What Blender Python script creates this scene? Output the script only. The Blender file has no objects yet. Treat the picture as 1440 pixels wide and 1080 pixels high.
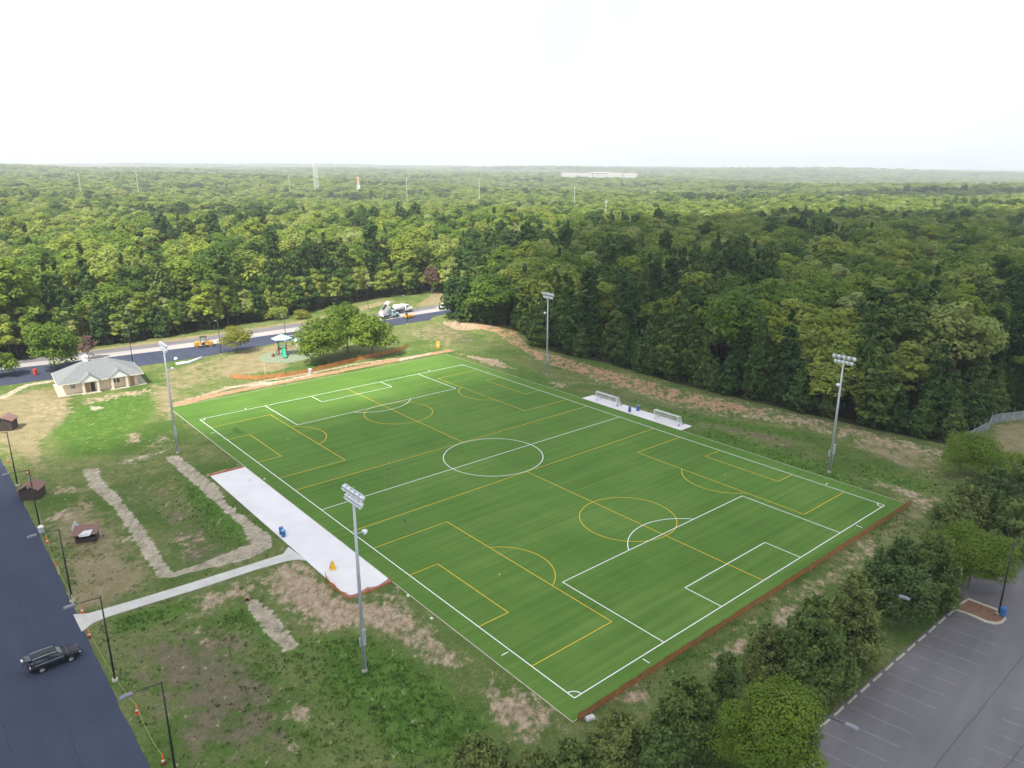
import bpy, math, random
import numpy as np
from mathutils import Vector, Matrix
R = math.radians
PI = math.pi
C = bpy.context.scene.collection
SC = bpy.context.scene

# ------------------------------------------------------------------ camera
CAM_H, CAM_F, CAM_P = 51.92, 1052.27, 0.288623          # height (m), focal length (photo pixels), downward pitch
cam_data = bpy.data.cameras.new('camera')
cam = bpy.data.objects.new('camera', cam_data)
C.objects.link(cam)
cam.location = (0, 0, CAM_H)
cam.rotation_euler = (PI / 2 - CAM_P, 0, 0)
cam_data.sensor_fit = 'HORIZONTAL'
cam_data.sensor_width = 36.0
cam_data.lens = CAM_F / 1440.0 * 36.0
cam_data.clip_start = 1.0
cam_data.clip_end = 60000.0
SC.camera = cam

# ------------------------------------------------------------------ sky and sun
SUN_EL = R(56)
SUN_XY = Vector((-0.45, -0.75, 0)).normalized()           # horizontal direction towards the sun
SUN_DIR = Vector((SUN_XY.x * math.cos(SUN_EL), SUN_XY.y * math.cos(SUN_EL), math.sin(SUN_EL)))
world = bpy.data.worlds.new('World')
SC.world = world
world.use_nodes = True
wn, wl = world.node_tree.nodes, world.node_tree.links
wn.clear()
w_out = wn.new('ShaderNodeOutputWorld')
w_bg = wn.new('ShaderNodeBackground')
w_bg.inputs['Strength'].default_value = 0.1
w_sky = wn.new('ShaderNodeTexSky')
w_sky.sky_type = 'NISHITA'
w_sky.sun_disc = False
w_sky.sun_elevation = SUN_EL
w_sky.sun_rotation = math.atan2(SUN_XY.x, SUN_XY.y)
w_tc = wn.new('ShaderNodeTexCoord')
w_noise = wn.new('ShaderNodeTexNoise')                    # thin bright cloud cover over the whole sky
w_noise.inputs['Scale'].default_value = 4.0
w_noise.inputs['Detail'].default_value = 6
w_ramp = wn.new('ShaderNodeValToRGB')
w_ramp.color_ramp.elements[0].position = 0.30
w_ramp.color_ramp.elements[0].color = (0.72, 0.72, 0.72, 1)
w_ramp.color_ramp.elements[1].position = 0.50
w_ramp.color_ramp.elements[1].color = (1, 1, 1, 1)
w_mix = wn.new('ShaderNodeMixRGB')
w_mix.inputs['Color2'].default_value = (7.5, 7.9, 8.8, 1)
wl.new(w_tc.outputs['Generated'], w_noise.inputs['Vector'])
wl.new(w_noise.outputs['Fac'], w_ramp.inputs['Fac'])
wl.new(w_ramp.outputs['Color'], w_mix.inputs['Fac'])
wl.new(w_sky.outputs['Color'], w_mix.inputs['Color1'])
wl.new(w_mix.outputs['Color'], w_bg.inputs['Color'])
wl.new(w_bg.outputs['Background'], w_out.inputs['Surface'])

sun_data = bpy.data.lights.new('sun', 'SUN')
sun_data.energy = 5.0
sun_data.angle = R(0.53)
sun_data.color = (1.0, 0.93, 0.79)
sun = bpy.data.objects.new('sun', sun_data)
sun.rotation_euler = SUN_DIR.to_track_quat('Z', 'Y').to_euler()
C.objects.link(sun)

SC.view_settings.view_transform = 'Standard'
SC.view_settings.look = 'None'
SC.view_settings.gamma = 1.0
SC.view_settings.exposure = 0.62
SC.view_settings.use_curve_mapping = False
SC.render.engine = 'CYCLES'
SC.cycles.max_bounces = 6
SC.cycles.diffuse_bounces = 3
SC.cycles.transparent_max_bounces = 10
SC.cycles.volume_bounces = 0
SC.cycles.use_denoising = True


# ------------------------------------------------------------------ measuring: photo pixel -> point of the place
def ray(px, py):
    a, b = (px - 720) / CAM_F, (540 - py) / CAM_F
    return Vector((a, math.cos(CAM_P) + b * math.sin(CAM_P), -math.sin(CAM_P) + b * math.cos(CAM_P)))


def G(px, py, z=0.0):
    d = ray(px, py)
    t = (z - CAM_H) / d.z
    return Vector((d.x * t, d.y * t, z))


def GG(pts, z=0.0):
    return [tuple(G(x, y, z)[:2]) for x, y in pts]


def at_depth(px, py, y):
    d = ray(px, py)
    t = y / d.y
    return Vector((d.x * t, y, CAM_H + d.z * t))


# soccer field axes: u along its length (towards the near goal line), v across (away from the near touchline)
F_C, F_TH, F_L, F_W = Vector((-3.4454, 128.0742, 0)), -0.869983, 111.4835, 68.5606
F_U = Vector((math.cos(F_TH), math.sin(F_TH), 0))
F_V = Vector((-math.sin(F_TH), math.cos(F_TH), 0))


def F(u, v, z=0.0):
    return F_C + F_U * u + F_V * v + Vector((0, 0, z))


# ------------------------------------------------------------------ materials
MATS = {}


def new_mat(name):
    m = bpy.data.materials.new(name)
    m.use_nodes = True
    return m, m.node_tree.nodes, m.node_tree.links, m.node_tree.nodes['Principled BSDF']


def ramp(n, stops, interp='LINEAR'):
    r = n.new('ShaderNodeValToRGB')
    r.color_ramp.interpolation = interp
    el = r.color_ramp.elements
    while len(el) < len(stops):
        el.new(0.5)
    for e, (p, c) in zip(el, stops):
        e.position = p
        e.color = (*c, 1) if len(c) == 3 else c
    return r


def noise(n, l, vec, scale, detail=4, rough=0.55):
    t = n.new('ShaderNodeTexNoise')
    t.inputs['Scale'].default_value = scale
    t.inputs['Detail'].default_value = detail
    t.inputs['Roughness'].default_value = rough
    if vec is not None:
        l.new(vec, t.inputs['Vector'])
    return t.outputs['Fac']


def plain(name, col, rough=0.6, metal=0.0, var=0.12, scale=3.0, spec=0.4, bump=0.0, trans=0.0, coat=0.0):
    """A painted / cast surface with slight mottling and wear."""
    if name in MATS:
        return MATS[name]
    m, n, l, b = new_mat(name)
    tc = n.new('ShaderNodeTexCoord')
    f = noise(n, l, tc.outputs['Object'], scale, 5)
    lo = tuple(c * (1 - var) for c in col)
    hi = tuple(min(1, c * (1 + var)) for c in col)
    r = ramp(n, [(0.3, lo), (0.7, hi)])
    l.new(f, r.inputs['Fac'])
    l.new(r.outputs['Color'], b.inputs['Base Color'])
    b.inputs['Roughness'].default_value = rough
    b.inputs['Metallic'].default_value = metal
    b.inputs['Specular IOR Level'].default_value = spec
    if coat:
        b.inputs['Coat Weight'].default_value = coat
    if bump:
        bp = n.new('ShaderNodeBump')
        bp.inputs['Strength'].default_value = bump
        l.new(noise(n, l, tc.outputs['Object'], scale * 6, 3), bp.inputs['Height'])
        l.new(bp.outputs['Normal'], b.inputs['Normal'])
    if trans:
        tr = n.new('ShaderNodeBsdfTranslucent')
        l.new(r.outputs['Color'], tr.inputs['Color'])
        mx = n.new('ShaderNodeMixShader')
        mx.inputs['Fac'].default_value = trans
        out = n['Material Output']
        l.new(b.outputs['BSDF'], mx.inputs[1])
        l.new(tr.outputs['BSDF'], mx.inputs[2])
        l.new(mx.outputs['Shader'], out.inputs['Surface'])
    MATS[name] = m
    return m


def leaf_mat(name, stops, trans=0.45, spread=0.16):
    """Leaves: each plant takes its own tone, each leaf varies a little round it."""
    m, n, l, b = new_mat(name)
    oi = n.new('ShaderNodeObjectInfo')
    at = n.new('ShaderNodeAttribute')
    at.attribute_name = 'tint'
    ln = noise(n, l, oi.outputs['Location'], 0.016, 2)
    mx = n.new('ShaderNodeMath'); mx.operation = 'MULTIPLY_ADD'
    l.new(ln, mx.inputs[0]); mx.inputs[1].default_value = 0.5
    md = n.new('ShaderNodeMath'); md.operation = 'MULTIPLY_ADD'
    l.new(oi.outputs['Random'], md.inputs[0]); md.inputs[1].default_value = 0.95; md.inputs[2].default_value = -0.23
    l.new(md.outputs[0], mx.inputs[2])
    r = ramp(n, stops)
    l.new(mx.outputs[0], r.inputs['Fac'])
    hsv = n.new('ShaderNodeHueSaturation')
    l.new(r.outputs['Color'], hsv.inputs['Color'])
    ml = n.new('ShaderNodeMath'); ml.operation = 'MULTIPLY_ADD'
    l.new(at.outputs['Fac'], ml.inputs[0]); ml.inputs[1].default_value = spread * 4; ml.inputs[2].default_value = 1 - spread * 2
    l.new(ml.outputs[0], hsv.inputs['Value'])
    mh = n.new('ShaderNodeMath'); mh.operation = 'MULTIPLY_ADD'
    l.new(at.outputs['Fac'], mh.inputs[0]); mh.inputs[1].default_value = -0.03; mh.inputs[2].default_value = 0.515
    l.new(mh.outputs[0], hsv.inputs['Hue'])
    l.new(hsv.outputs['Color'], b.inputs['Base Color'])
    b.inputs['Roughness'].default_value = 0.55
    b.inputs['Specular IOR Level'].default_value = 0.08
    tr = n.new('ShaderNodeBsdfTranslucent')
    l.new(hsv.outputs['Color'], tr.inputs['Color'])
    ms = n.new('ShaderNodeMixShader')
    ms.inputs['Fac'].default_value = trans
    l.new(b.outputs['BSDF'], ms.inputs[1])
    l.new(tr.outputs['BSDF'], ms.inputs[2])
    l.new(ms.outputs['Shader'], n['Material Output'].inputs['Surface'])
    MATS[name] = m
    return m


LEAF_STOPS = [(0.04, (0.074, 0.150, 0.030)), (0.26, (0.150, 0.252, 0.040)), (0.48, (0.232, 0.318, 0.048)),
              (0.68, (0.285, 0.355, 0.056)), (0.86, (0.325, 0.390, 0.095)), (1.0, (0.36, 0.42, 0.16))]
M_LEAF = leaf_mat('broad_leaves', LEAF_STOPS)
M_PINE = leaf_mat('pine_needles', [(0.1, (0.050, 0.108, 0.030)), (0.5, (0.080, 0.150, 0.036)), (0.9, (0.135, 0.198, 0.048))], trans=0.3)
M_LOTPINE = leaf_mat('grey_green_needles', [(0.1, (0.108, 0.172, 0.052)), (0.5, (0.145, 0.212, 0.056)), (0.9, (0.190, 0.240, 0.072))], trans=0.3)
M_BRIGHT = leaf_mat('bright_leaves', [(0.1, (0.120, 0.205, 0.028)), (0.9, (0.170, 0.250, 0.034))], trans=0.35)
M_YLEAF = leaf_mat('yellow_green_leaves', [(0.1, (0.21, 0.24, 0.035)), (0.9, (0.26, 0.28, 0.045))], trans=0.35)
M_DEAD = leaf_mat('dead_leaves', [(0.1, (0.15, 0.10, 0.08)), (0.9, (0.20, 0.13, 0.10))], trans=0.2)
M_BARK = plain('bark', (0.14, 0.11, 0.085), 0.9, bump=0.6, scale=2)
M_PALEBARK = plain('pale_bark', (0.36, 0.31, 0.26), 0.9, bump=0.5, scale=2)


def ground_mat():
    m, n, l, b = new_mat('park_ground')
    geo = n.new('ShaderNodeNewGeometry')
    pos = geo.outputs['Position']

    def chan(attr, which):
        a = n.new('ShaderNodeAttribute'); a.attribute_name = attr
        s = n.new('ShaderNodeSeparateColor')
        l.new(a.outputs['Color'], s.inputs['Color'])
        return s.outputs[which]
    n_big = noise(n, l, pos, 0.06, 5)
    n_mid = noise(n, l, pos, 0.35, 8, 0.68)
    n_fine = noise(n, l, pos, 2.2, 6, 0.7)
    stretch = n.new('ShaderNodeMapping'); stretch.inputs['Scale'].default_value = (1.3, 0.75, 1)
    stretch.inputs['Rotation'].default_value = (0, 0, R(24))
    l.new(pos, stretch.inputs['Vector'])
    n_str = noise(n, l, stretch.outputs['Vector'], 0.9, 8, 0.72)

    def mixc(a, c2, fac):
        x = n.new('ShaderNodeMixRGB')
        l.new(fac, x.inputs['Fac'])
        if isinstance(a, tuple): x.inputs['Color1'].default_value = (*a, 1)
        else: l.new(a, x.inputs['Color1'])
        if isinstance(c2, tuple): x.inputs['Color2'].default_value = (*c2, 1)
        else: l.new(c2, x.inputs['Color2'])
        return x.outputs['Color']

    def mask(ch, amt, nz, lo=0.36, hi=0.66):
        a = n.new('ShaderNodeMath'); a.operation = 'MULTIPLY_ADD'     # nz*amt + (ch - amt/2)
        s = n.new('ShaderNodeMath'); s.operation = 'SUBTRACT'; l.new(ch, s.inputs[0]); s.inputs[1].default_value = amt / 2
        l.new(nz, a.inputs[0]); a.inputs[1].default_value = amt; l.new(s.outputs[0], a.inputs[2])
        mr = n.new('ShaderNodeMapRange'); mr.interpolation_type = 'SMOOTHSTEP'
        l.new(a.outputs[0], mr.inputs['Value']); mr.inputs['From Min'].default_value = lo; mr.inputs['From Max'].default_value = hi
        return mr.outputs['Result']

    def two(c1, c2, nz, lo=0.35, hi=0.65):
        r = ramp(n, [(lo, c1), (hi, c2)])
        l.new(nz, r.inputs['Fac'])
        return r.outputs['Color']
    blend = n.new('ShaderNodeMath'); blend.operation = 'MULTIPLY_ADD'
    l.new(n_str, blend.inputs[0]); blend.inputs[1].default_value = 0.55
    mb = n.new('ShaderNodeMath'); mb.operation = 'MULTIPLY'; l.new(n_mid, mb.inputs[0]); mb.inputs[1].default_value = 0.45
    l.new(mb.outputs[0], blend.inputs[2])
    nz = blend.outputs[0]
    # thin mown grass with earth showing through
    base = two((0.066, 0.128, 0.025), (0.225, 0.225, 0.095), nz, 0.37, 0.62)
    base = mixc(base, two((0.05, 0.115, 0.018), (0.10, 0.15, 0.035), n_fine), mask(n_big, 0.5, n_fine, 0.45, 0.62))
    lush = two((0.038, 0.102, 0.014), (0.128, 0.215, 0.042), nz, 0.38, 0.62)
    dry = two((0.19, 0.165, 0.075), (0.33, 0.28, 0.17), n_mid, 0.3, 0.7)
    dirt = two((0.22, 0.165, 0.10), (0.50, 0.385, 0.28), n_str, 0.34, 0.62)
    straw = two((0.20, 0.175, 0.115), (0.56, 0.49, 0.38), nz, 0.36, 0.62)
    brown = two((0.105, 0.098, 0.056), (0.21, 0.175, 0.115), nz, 0.36, 0.64)
    clay = two((0.31, 0.165, 0.095), (0.47, 0.31, 0.20), nz, 0.3, 0.7)
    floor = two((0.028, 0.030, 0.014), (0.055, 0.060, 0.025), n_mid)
    far = two((0.050, 0.075, 0.026), (0.085, 0.115, 0.036), n_big)
    col = base
    col = mixc(col, brown, mask(chan('ground_a', 'Blue'), 1.5, n_mid))
    col = mixc(col, lush, mask(chan('ground_a', 'Red'), 2.0, nz))
    col = mixc(col, dry, mask(chan('ground_a', 'Green'), 1.5, nz))
    col = mixc(col, dirt, mask(chan('ground_b', 'Red'), 2.8, nz, 0.32, 0.76))
    col = mixc(col, clay, mask(chan('ground_c', 'Red'), 1.5, nz, 0.42, 0.60))
    col = mixc(col, straw, mask(chan('ground_b', 'Green'), 1.7, nz, 0.40, 0.62))
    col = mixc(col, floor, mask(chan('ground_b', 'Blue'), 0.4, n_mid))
    col = mixc(col, far, mask(chan('ground_c', 'Green'), 0.2, n_mid))
    # scattered crumbs of bare earth
    crumbs = n.new('ShaderNodeMapRange'); crumbs.interpolation_type = 'SMOOTHSTEP'
    l.new(n_str, crumbs.inputs['Value']); crumbs.inputs['From Min'].default_value = 0.61; crumbs.inputs['From Max'].default_value = 0.67
    col = mixc(col, (0.44, 0.36, 0.27), crumbs.outputs['Result'])
    # blade-scale and tuft-scale mottling of everything that grows or lies there
    grit = noise(n, l, pos, 4.5, 5, 0.75)
    tuft = noise(n, l, stretch.outputs['Vector'], 2.6, 5, 0.7)
    gm_ = n.new('ShaderNodeMath'); gm_.operation = 'MULTIPLY_ADD'; l.new(grit, gm_.inputs[0]); gm_.inputs[1].default_value = 1.3; gm_.inputs[2].default_value = -0.15
    gt_ = n.new('ShaderNodeMath'); gt_.operation = 'MULTIPLY_ADD'; l.new(tuft, gt_.inputs[0]); gt_.inputs[1].default_value = 1.0; l.new(gm_.outputs[0], gt_.inputs[2])
    hs = n.new('ShaderNodeHueSaturation'); l.new(col, hs.inputs['Color']); l.new(gt_.outputs[0], hs.inputs['Value'])
    l.new(hs.outputs['Color'], b.inputs['Base Color'])
    b.inputs['Roughness'].default_value = 0.95
    b.inputs['Specular IOR Level'].default_value = 0.08
    bp = n.new('ShaderNodeBump'); bp.inputs['Strength'].default_value = 0.7; bp.inputs['Distance'].default_value = 0.35
    l.new(n_fine, bp.inputs['Height'])
    bp2 = n.new('ShaderNodeBump'); bp2.inputs['Strength'].default_value = 0.5; bp2.inputs['Distance'].default_value = 0.8
    l.new(n_mid, bp2.inputs['Height']); l.new(bp.outputs['Normal'], bp2.inputs['Normal'])
    l.new(bp2.outputs['Normal'], b.inputs['Normal'])
    return m


def turf_mat():
    m, n, l, b = new_mat('artificial_turf')
    tc = n.new('ShaderNodeTexCoord')
    mp = n.new('ShaderNodeMapping')
    mp.inputs['Scale'].default_value = (1.1, 0.028, 1)           # brushed streaks across the field (object x = u, y = v)
    l.new(tc.outputs['Object'], mp.inputs['Vector'])
    s = noise(n, l, mp.outputs['Vector'], 1.0, 6, 0.62)
    g = noise(n, l, tc.outputs['Object'], 0.05, 4)
    f = noise(n, l, tc.outputs['Object'], 6.0, 4, 0.7)
    mp2 = n.new('ShaderNodeMapping'); mp2.inputs['Scale'].default_value = (0.05, 0.35, 1)
    l.new(tc.outputs['Object'], mp2.inputs['Vector'])
    s2 = noise(n, l, mp2.outputs['Vector'], 1.0, 5, 0.6)

    def add(a, wa, c, wc):
        x = n.new('ShaderNodeMath'); x.operation = 'MULTIPLY'; l.new(a, x.inputs[0]); x.inputs[1].default_value = wa
        y = n.new('ShaderNodeMath'); y.operation = 'MULTIPLY_ADD'; l.new(c, y.inputs[0]); y.inputs[1].default_value = wc; l.new(x.outputs[0], y.inputs[2])
        return y.outputs[0]
    t = add(s, 0.40, g, 0.34)
    t2 = n.new('ShaderNodeMath'); t2.operation = 'ADD'
    l.new(t, t2.inputs[0]); l.new(add(f, 0.16, s2, 0.1), t2.inputs[1])
    r = ramp(n, [(0.36, (0.064, 0.138, 0.024)), (0.5, (0.098, 0.192, 0.037)), (0.64, (0.140, 0.244, 0.055))])
    l.new(t2.outputs[0], r.inputs['Fac'])
    l.new(r.outputs['Color'], b.inputs['Base Color'])
    b.inputs['Roughness'].default_value = 0.85
    b.inputs['Specular IOR Level'].default_value = 0.05
    bp = n.new('ShaderNodeBump'); bp.inputs['Strength'].default_value = 0.5; bp.inputs['Distance'].default_value = 0.05
    l.new(f, bp.inputs['Height']); l.new(bp.outputs['Normal'], b.inputs['Normal'])
    return m


def asphalt_mat(name, lo, hi, seam=0.0, rough=0.9, direction=0.0):
    m, n, l, b = new_mat(name)
    geo = n.new('ShaderNodeNewGeometry')
    mp = n.new('ShaderNodeMapping'); mp.inputs['Rotation'].default_value = (0, 0, direction)
    l.new(geo.outputs['Position'], mp.inputs['Vector'])
    st = n.new('ShaderNodeMapping'); st.inputs['Scale'].default_value = (0.06, 0.5, 1)
    l.new(mp.outputs['Vector'], st.inputs['Vector'])
    a = noise(n, l, geo.outputs['Position'], 0.09, 5)
    c = noise(n, l, geo.outputs['Position'], 5.0, 6, 0.75)
    s = noise(n, l, st.outputs['Vector'], 1.0, 4)
    x = n.new('ShaderNodeMath'); x.operation = 'MULTIPLY'; l.new(a, x.inputs[0]); x.inputs[1].default_value = 0.4
    y = n.new('ShaderNodeMath'); y.operation = 'MULTIPLY_ADD'; l.new(c, y.inputs[0]); y.inputs[1].default_value = 0.25; l.new(x.outputs[0], y.inputs[2])
    z = n.new('ShaderNodeMath'); z.operation = 'MULTIPLY_ADD'; l.new(s, z.inputs[0]); z.inputs[1].default_value = 0.35; l.new(y.outputs[0], z.inputs[2])
    r = ramp(n, [(0.38, lo), (0.62, hi)])
    l.new(z.outputs[0], r.inputs['Fac'])
    l.new(r.outputs['Color'], b.inputs['Base Color'])
    b.inputs['Roughness'].default_value = rough
    b.inputs['Specular IOR Level'].default_value = 0.3
    bp = n.new('ShaderNodeBump'); bp.inputs['Strength'].default_value = 0.35; bp.inputs['Distance'].default_value = 0.03
    l.new(c, bp.inputs['Height']); l.new(bp.outputs['Normal'], b.inputs['Normal'])
    return m


def sheet_mat(name, col, hole=0.3, scale=(8, 8, 8)):
    """Woven plastic mesh or wire: light passes between its strands."""
    m, n, l, b = new_mat(name)
    tc = n.new('ShaderNodeTexCoord')
    f = noise(n, l, tc.outputs['Object'], 1.3, 5)
    r = ramp(n, [(0.3, tuple(c * 0.7 for c in col)), (0.7, tuple(min(1, c * 1.25) for c in col))])
    l.new(f, r.inputs['Fac']); l.new(r.outputs['Color'], b.inputs['Base Color'])
    b.inputs['Roughness'].default_value = 0.6
    tp = n.new('ShaderNodeBsdfTransparent')
    wv = noise(n, l, tc.outputs['Object'], scale[0], 2)
    mr = n.new('ShaderNodeMapRange'); l.new(wv, mr.inputs['Value'])
    mr.inputs['From Min'].default_value = 0.3; mr.inputs['From Max'].default_value = 0.7
    mr.inputs['To Min'].default_value = max(0, hole - 0.2); mr.inputs['To Max'].default_value = min(1, hole + 0.2)
    ms = n.new('ShaderNodeMixShader')
    l.new(mr.outputs['Result'], ms.inputs['Fac']); l.new(b.outputs['BSDF'], ms.inputs[1]); l.new(tp.outputs['BSDF'], ms.inputs[2])
    l.new(ms.outputs['Shader'], n['Material Output'].inputs['Surface'])
    return m


M_GROUND = ground_mat()
M_TURF = turf_mat()
M_ROAD_NEW = asphalt_mat('fresh_asphalt', (0.034, 0.043, 0.076), (0.052, 0.063, 0.104), direction=R(50))  # blue of the reflected sky is mixed into the base colour
M_ROAD_OLD = asphalt_mat('worn_asphalt', (0.132, 0.127, 0.136), (0.186, 0.178, 0.190), direction=R(-50))
M_ROAD_MILLED = asphalt_mat('milled_asphalt', (0.30, 0.28, 0.28), (0.42, 0.40, 0.39), direction=R(-40))
M_ROAD_FAR = asphalt_mat('far_lane_asphalt', (0.13, 0.125, 0.14), (0.19, 0.18, 0.19), direction=R(-40))
M_CONC = plain('new_concrete', (0.72, 0.70, 0.71), 0.85, var=0.08, scale=0.22, bump=0.05)
M_PATH = plain('path_concrete', (0.55, 0.53, 0.50), 0.9, var=0.1, scale=0.5, bump=0.05)
M_KERB = plain('kerb_concrete', (0.48, 0.45, 0.36), 0.9, var=0.15, scale=1.5, bump=0.1)
M_WHITELINE = plain('white_turf_line', (0.80, 0.82, 0.80), 0.9, var=0.06, scale=2)
M_YELLOWLINE = plain('yellow_turf_line', (0.70, 0.46, 0.035), 0.9, var=0.08, scale=2)
M_STALL = plain('faded_paint', (0.235, 0.228, 0.238), 0.9, var=0.3, scale=0.9)
M_CRACK = plain('asphalt_seam', (0.036, 0.038, 0.048), 0.9, var=0.3)
M_LOTCRACK = plain('lot_crack', (0.075, 0.072, 0.080), 0.9, var=0.3)
M_SEAM = plain('paving_seam', (0.034, 0.042, 0.068), 0.9, var=0.2, scale=0.8)
M_TRACK = plain('pressed_turf', (0.082, 0.165, 0.032), 0.9, var=0.2)
M_GALV = plain('galvanised_steel', (0.50, 0.53, 0.57), 0.5, 0.35, var=0.08)
M_LAMPWHITE = plain('white_lamp_housing', (0.78, 0.80, 0.84), 0.35, var=0.05)
M_DARKMETAL = plain('dark_bronze_metal', (0.040, 0.035, 0.036), 0.5, 0.2)
M_LENS = plain('grey_lamp_glass', (0.42, 0.44, 0.48), 0.2)
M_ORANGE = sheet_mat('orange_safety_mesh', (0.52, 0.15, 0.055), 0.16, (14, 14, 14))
M_ORANGE_T = sheet_mat('sunlit_orange_mesh', (0.62, 0.20, 0.07), 0.35, (14, 14, 14))  # lighter copy of the orange mesh, sunlight painted into its colour
M_STAKE = plain('wooden_stake', (0.40, 0.25, 0.13), 0.9)
M_WIRE = sheet_mat('chain_link_wire', (0.36, 0.38, 0.42), 0.45, (20, 20, 20))
M_NET = sheet_mat('white_goal_net', (0.75, 0.76, 0.80), 0.62, (20, 20, 20))
M_WHITE = plain('white_paint', (0.80, 0.80, 0.80), 0.45, var=0.04)
M_ROPE = plain('yellow_rope', (0.45, 0.40, 0.18), 0.9)
M_CONE = plain('orange_cone_plastic', (0.72, 0.11, 0.03), 0.55, var=0.1)
M_REFLECT = plain('white_reflective_band', (0.8, 0.8, 0.8), 0.4)
M_BLUE = plain('blue_bin_plastic', (0.045, 0.14, 0.36), 0.4, var=0.1)
M_BLUELIGHT = plain('light_blue_lid', (0.16, 0.42, 0.72), 0.4)
M_BLACK = plain('black_rubber_and_shade', (0.02, 0.02, 0.02), 0.7)  # rubber and dark fittings, also the painted shade in pipe and boot
M_SHINGLE = plain('grey_roof_shingles', (0.20, 0.215, 0.225), 0.9, var=0.14, scale=2.2, bump=0.4)
M_WALL = plain('peach_block_wall', (0.82, 0.66, 0.52), 0.9, var=0.08, scale=4, bump=0.15)
M_TRIM = plain('cream_trim', (0.78, 0.70, 0.58), 0.7)
M_GLASS = plain('dark_window_glass', (0.06, 0.08, 0.11), 0.12, spec=0.6)
M_GLASSBLUE = plain('sky_tinted_window', (0.20, 0.29, 0.38), 0.15, spec=0.6)  # sky reflection put into the pane's base colour
M_DOOR = plain('tan_door', (0.42, 0.24, 0.13), 0.6)
M_BROWNWALL = plain('brown_board_wall', (0.060, 0.042, 0.040), 0.85, var=0.2)
M_REDROOF = plain('reddish_brown_roof', (0.22, 0.125, 0.105), 0.9, var=0.15, bump=0.3)
M_TARP = plain('white_tarp', (0.78, 0.78, 0.80), 0.6, trans=0.2)
M_GREYTARP = plain('grey_green_sheet', (0.55, 0.60, 0.57), 0.6, trans=0.2)
M_CARBLACK = plain('black_car_paint', (0.012, 0.014, 0.022), 0.34, 0.0, coat=0.0, spec=0.3)
M_CARGLASS = plain('dark_car_glass', (0.03, 0.04, 0.05), 0.06, spec=0.9)
M_CHROME = plain('silver_trim', (0.6, 0.62, 0.65), 0.25, 0.8)
M_RIM = plain('grey_wheel_rim', (0.20, 0.21, 0.22), 0.4, 0.6)
M_TAIL = plain('pale_tail_lamp', (0.75, 0.72, 0.72), 0.3)
M_PLANT = plain('yellow_machine_paint', (0.60, 0.33, 0.04), 0.45)
M_DRUM = plain('dusty_steel_drum', (0.30, 0.21, 0.11), 0.6, 0.2)
M_PALEBLUE = plain('pale_blue_cab_paint', (0.42, 0.62, 0.66), 0.35)
M_DUMPBED = plain('white_dump_bed', (0.72, 0.72, 0.74), 0.5, var=0.1)
M_SLIDE = plain('green_slide_plastic', (0.03, 0.42, 0.24), 0.35)
M_CANOPY = plain('pale_cyan_canopy', (0.48, 0.74, 0.74), 0.6, trans=0.25)
M_TANPOST = plain('tan_play_post', (0.42, 0.33, 0.24), 0.5)
M_RUBBERMAT = plain('green_grey_play_surface', (0.21, 0.25, 0.17), 0.95, var=0.15, scale=1.0)
M_REDDECK = plain('dark_red_deck', (0.16, 0.05, 0.04), 0.6)
M_YELLOW = plain('yellow_plastic', (0.80, 0.50, 0.03), 0.45)
M_RED = plain('red_barrel_plastic', (0.68, 0.06, 0.03), 0.5)
M_PIPE = plain('concrete_pipe', (0.30, 0.21, 0.14), 0.9)
M_FARWHITE = plain('far_white_cladding', (0.5, 0.5, 0.5), 0.6)
M_MULCH = plain('pine_straw_mulch', (0.22, 0.12, 0.075), 0.95, var=0.3, scale=3, bump=0.5)


# ------------------------------------------------------------------ object helpers
def props(o, label=None, cat=None, group=None, kind=None):
    if label: o['label'] = label
    if cat: o['category'] = cat
    if group: o['group'] = group
    if kind: o['kind'] = kind
    return o


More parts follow.
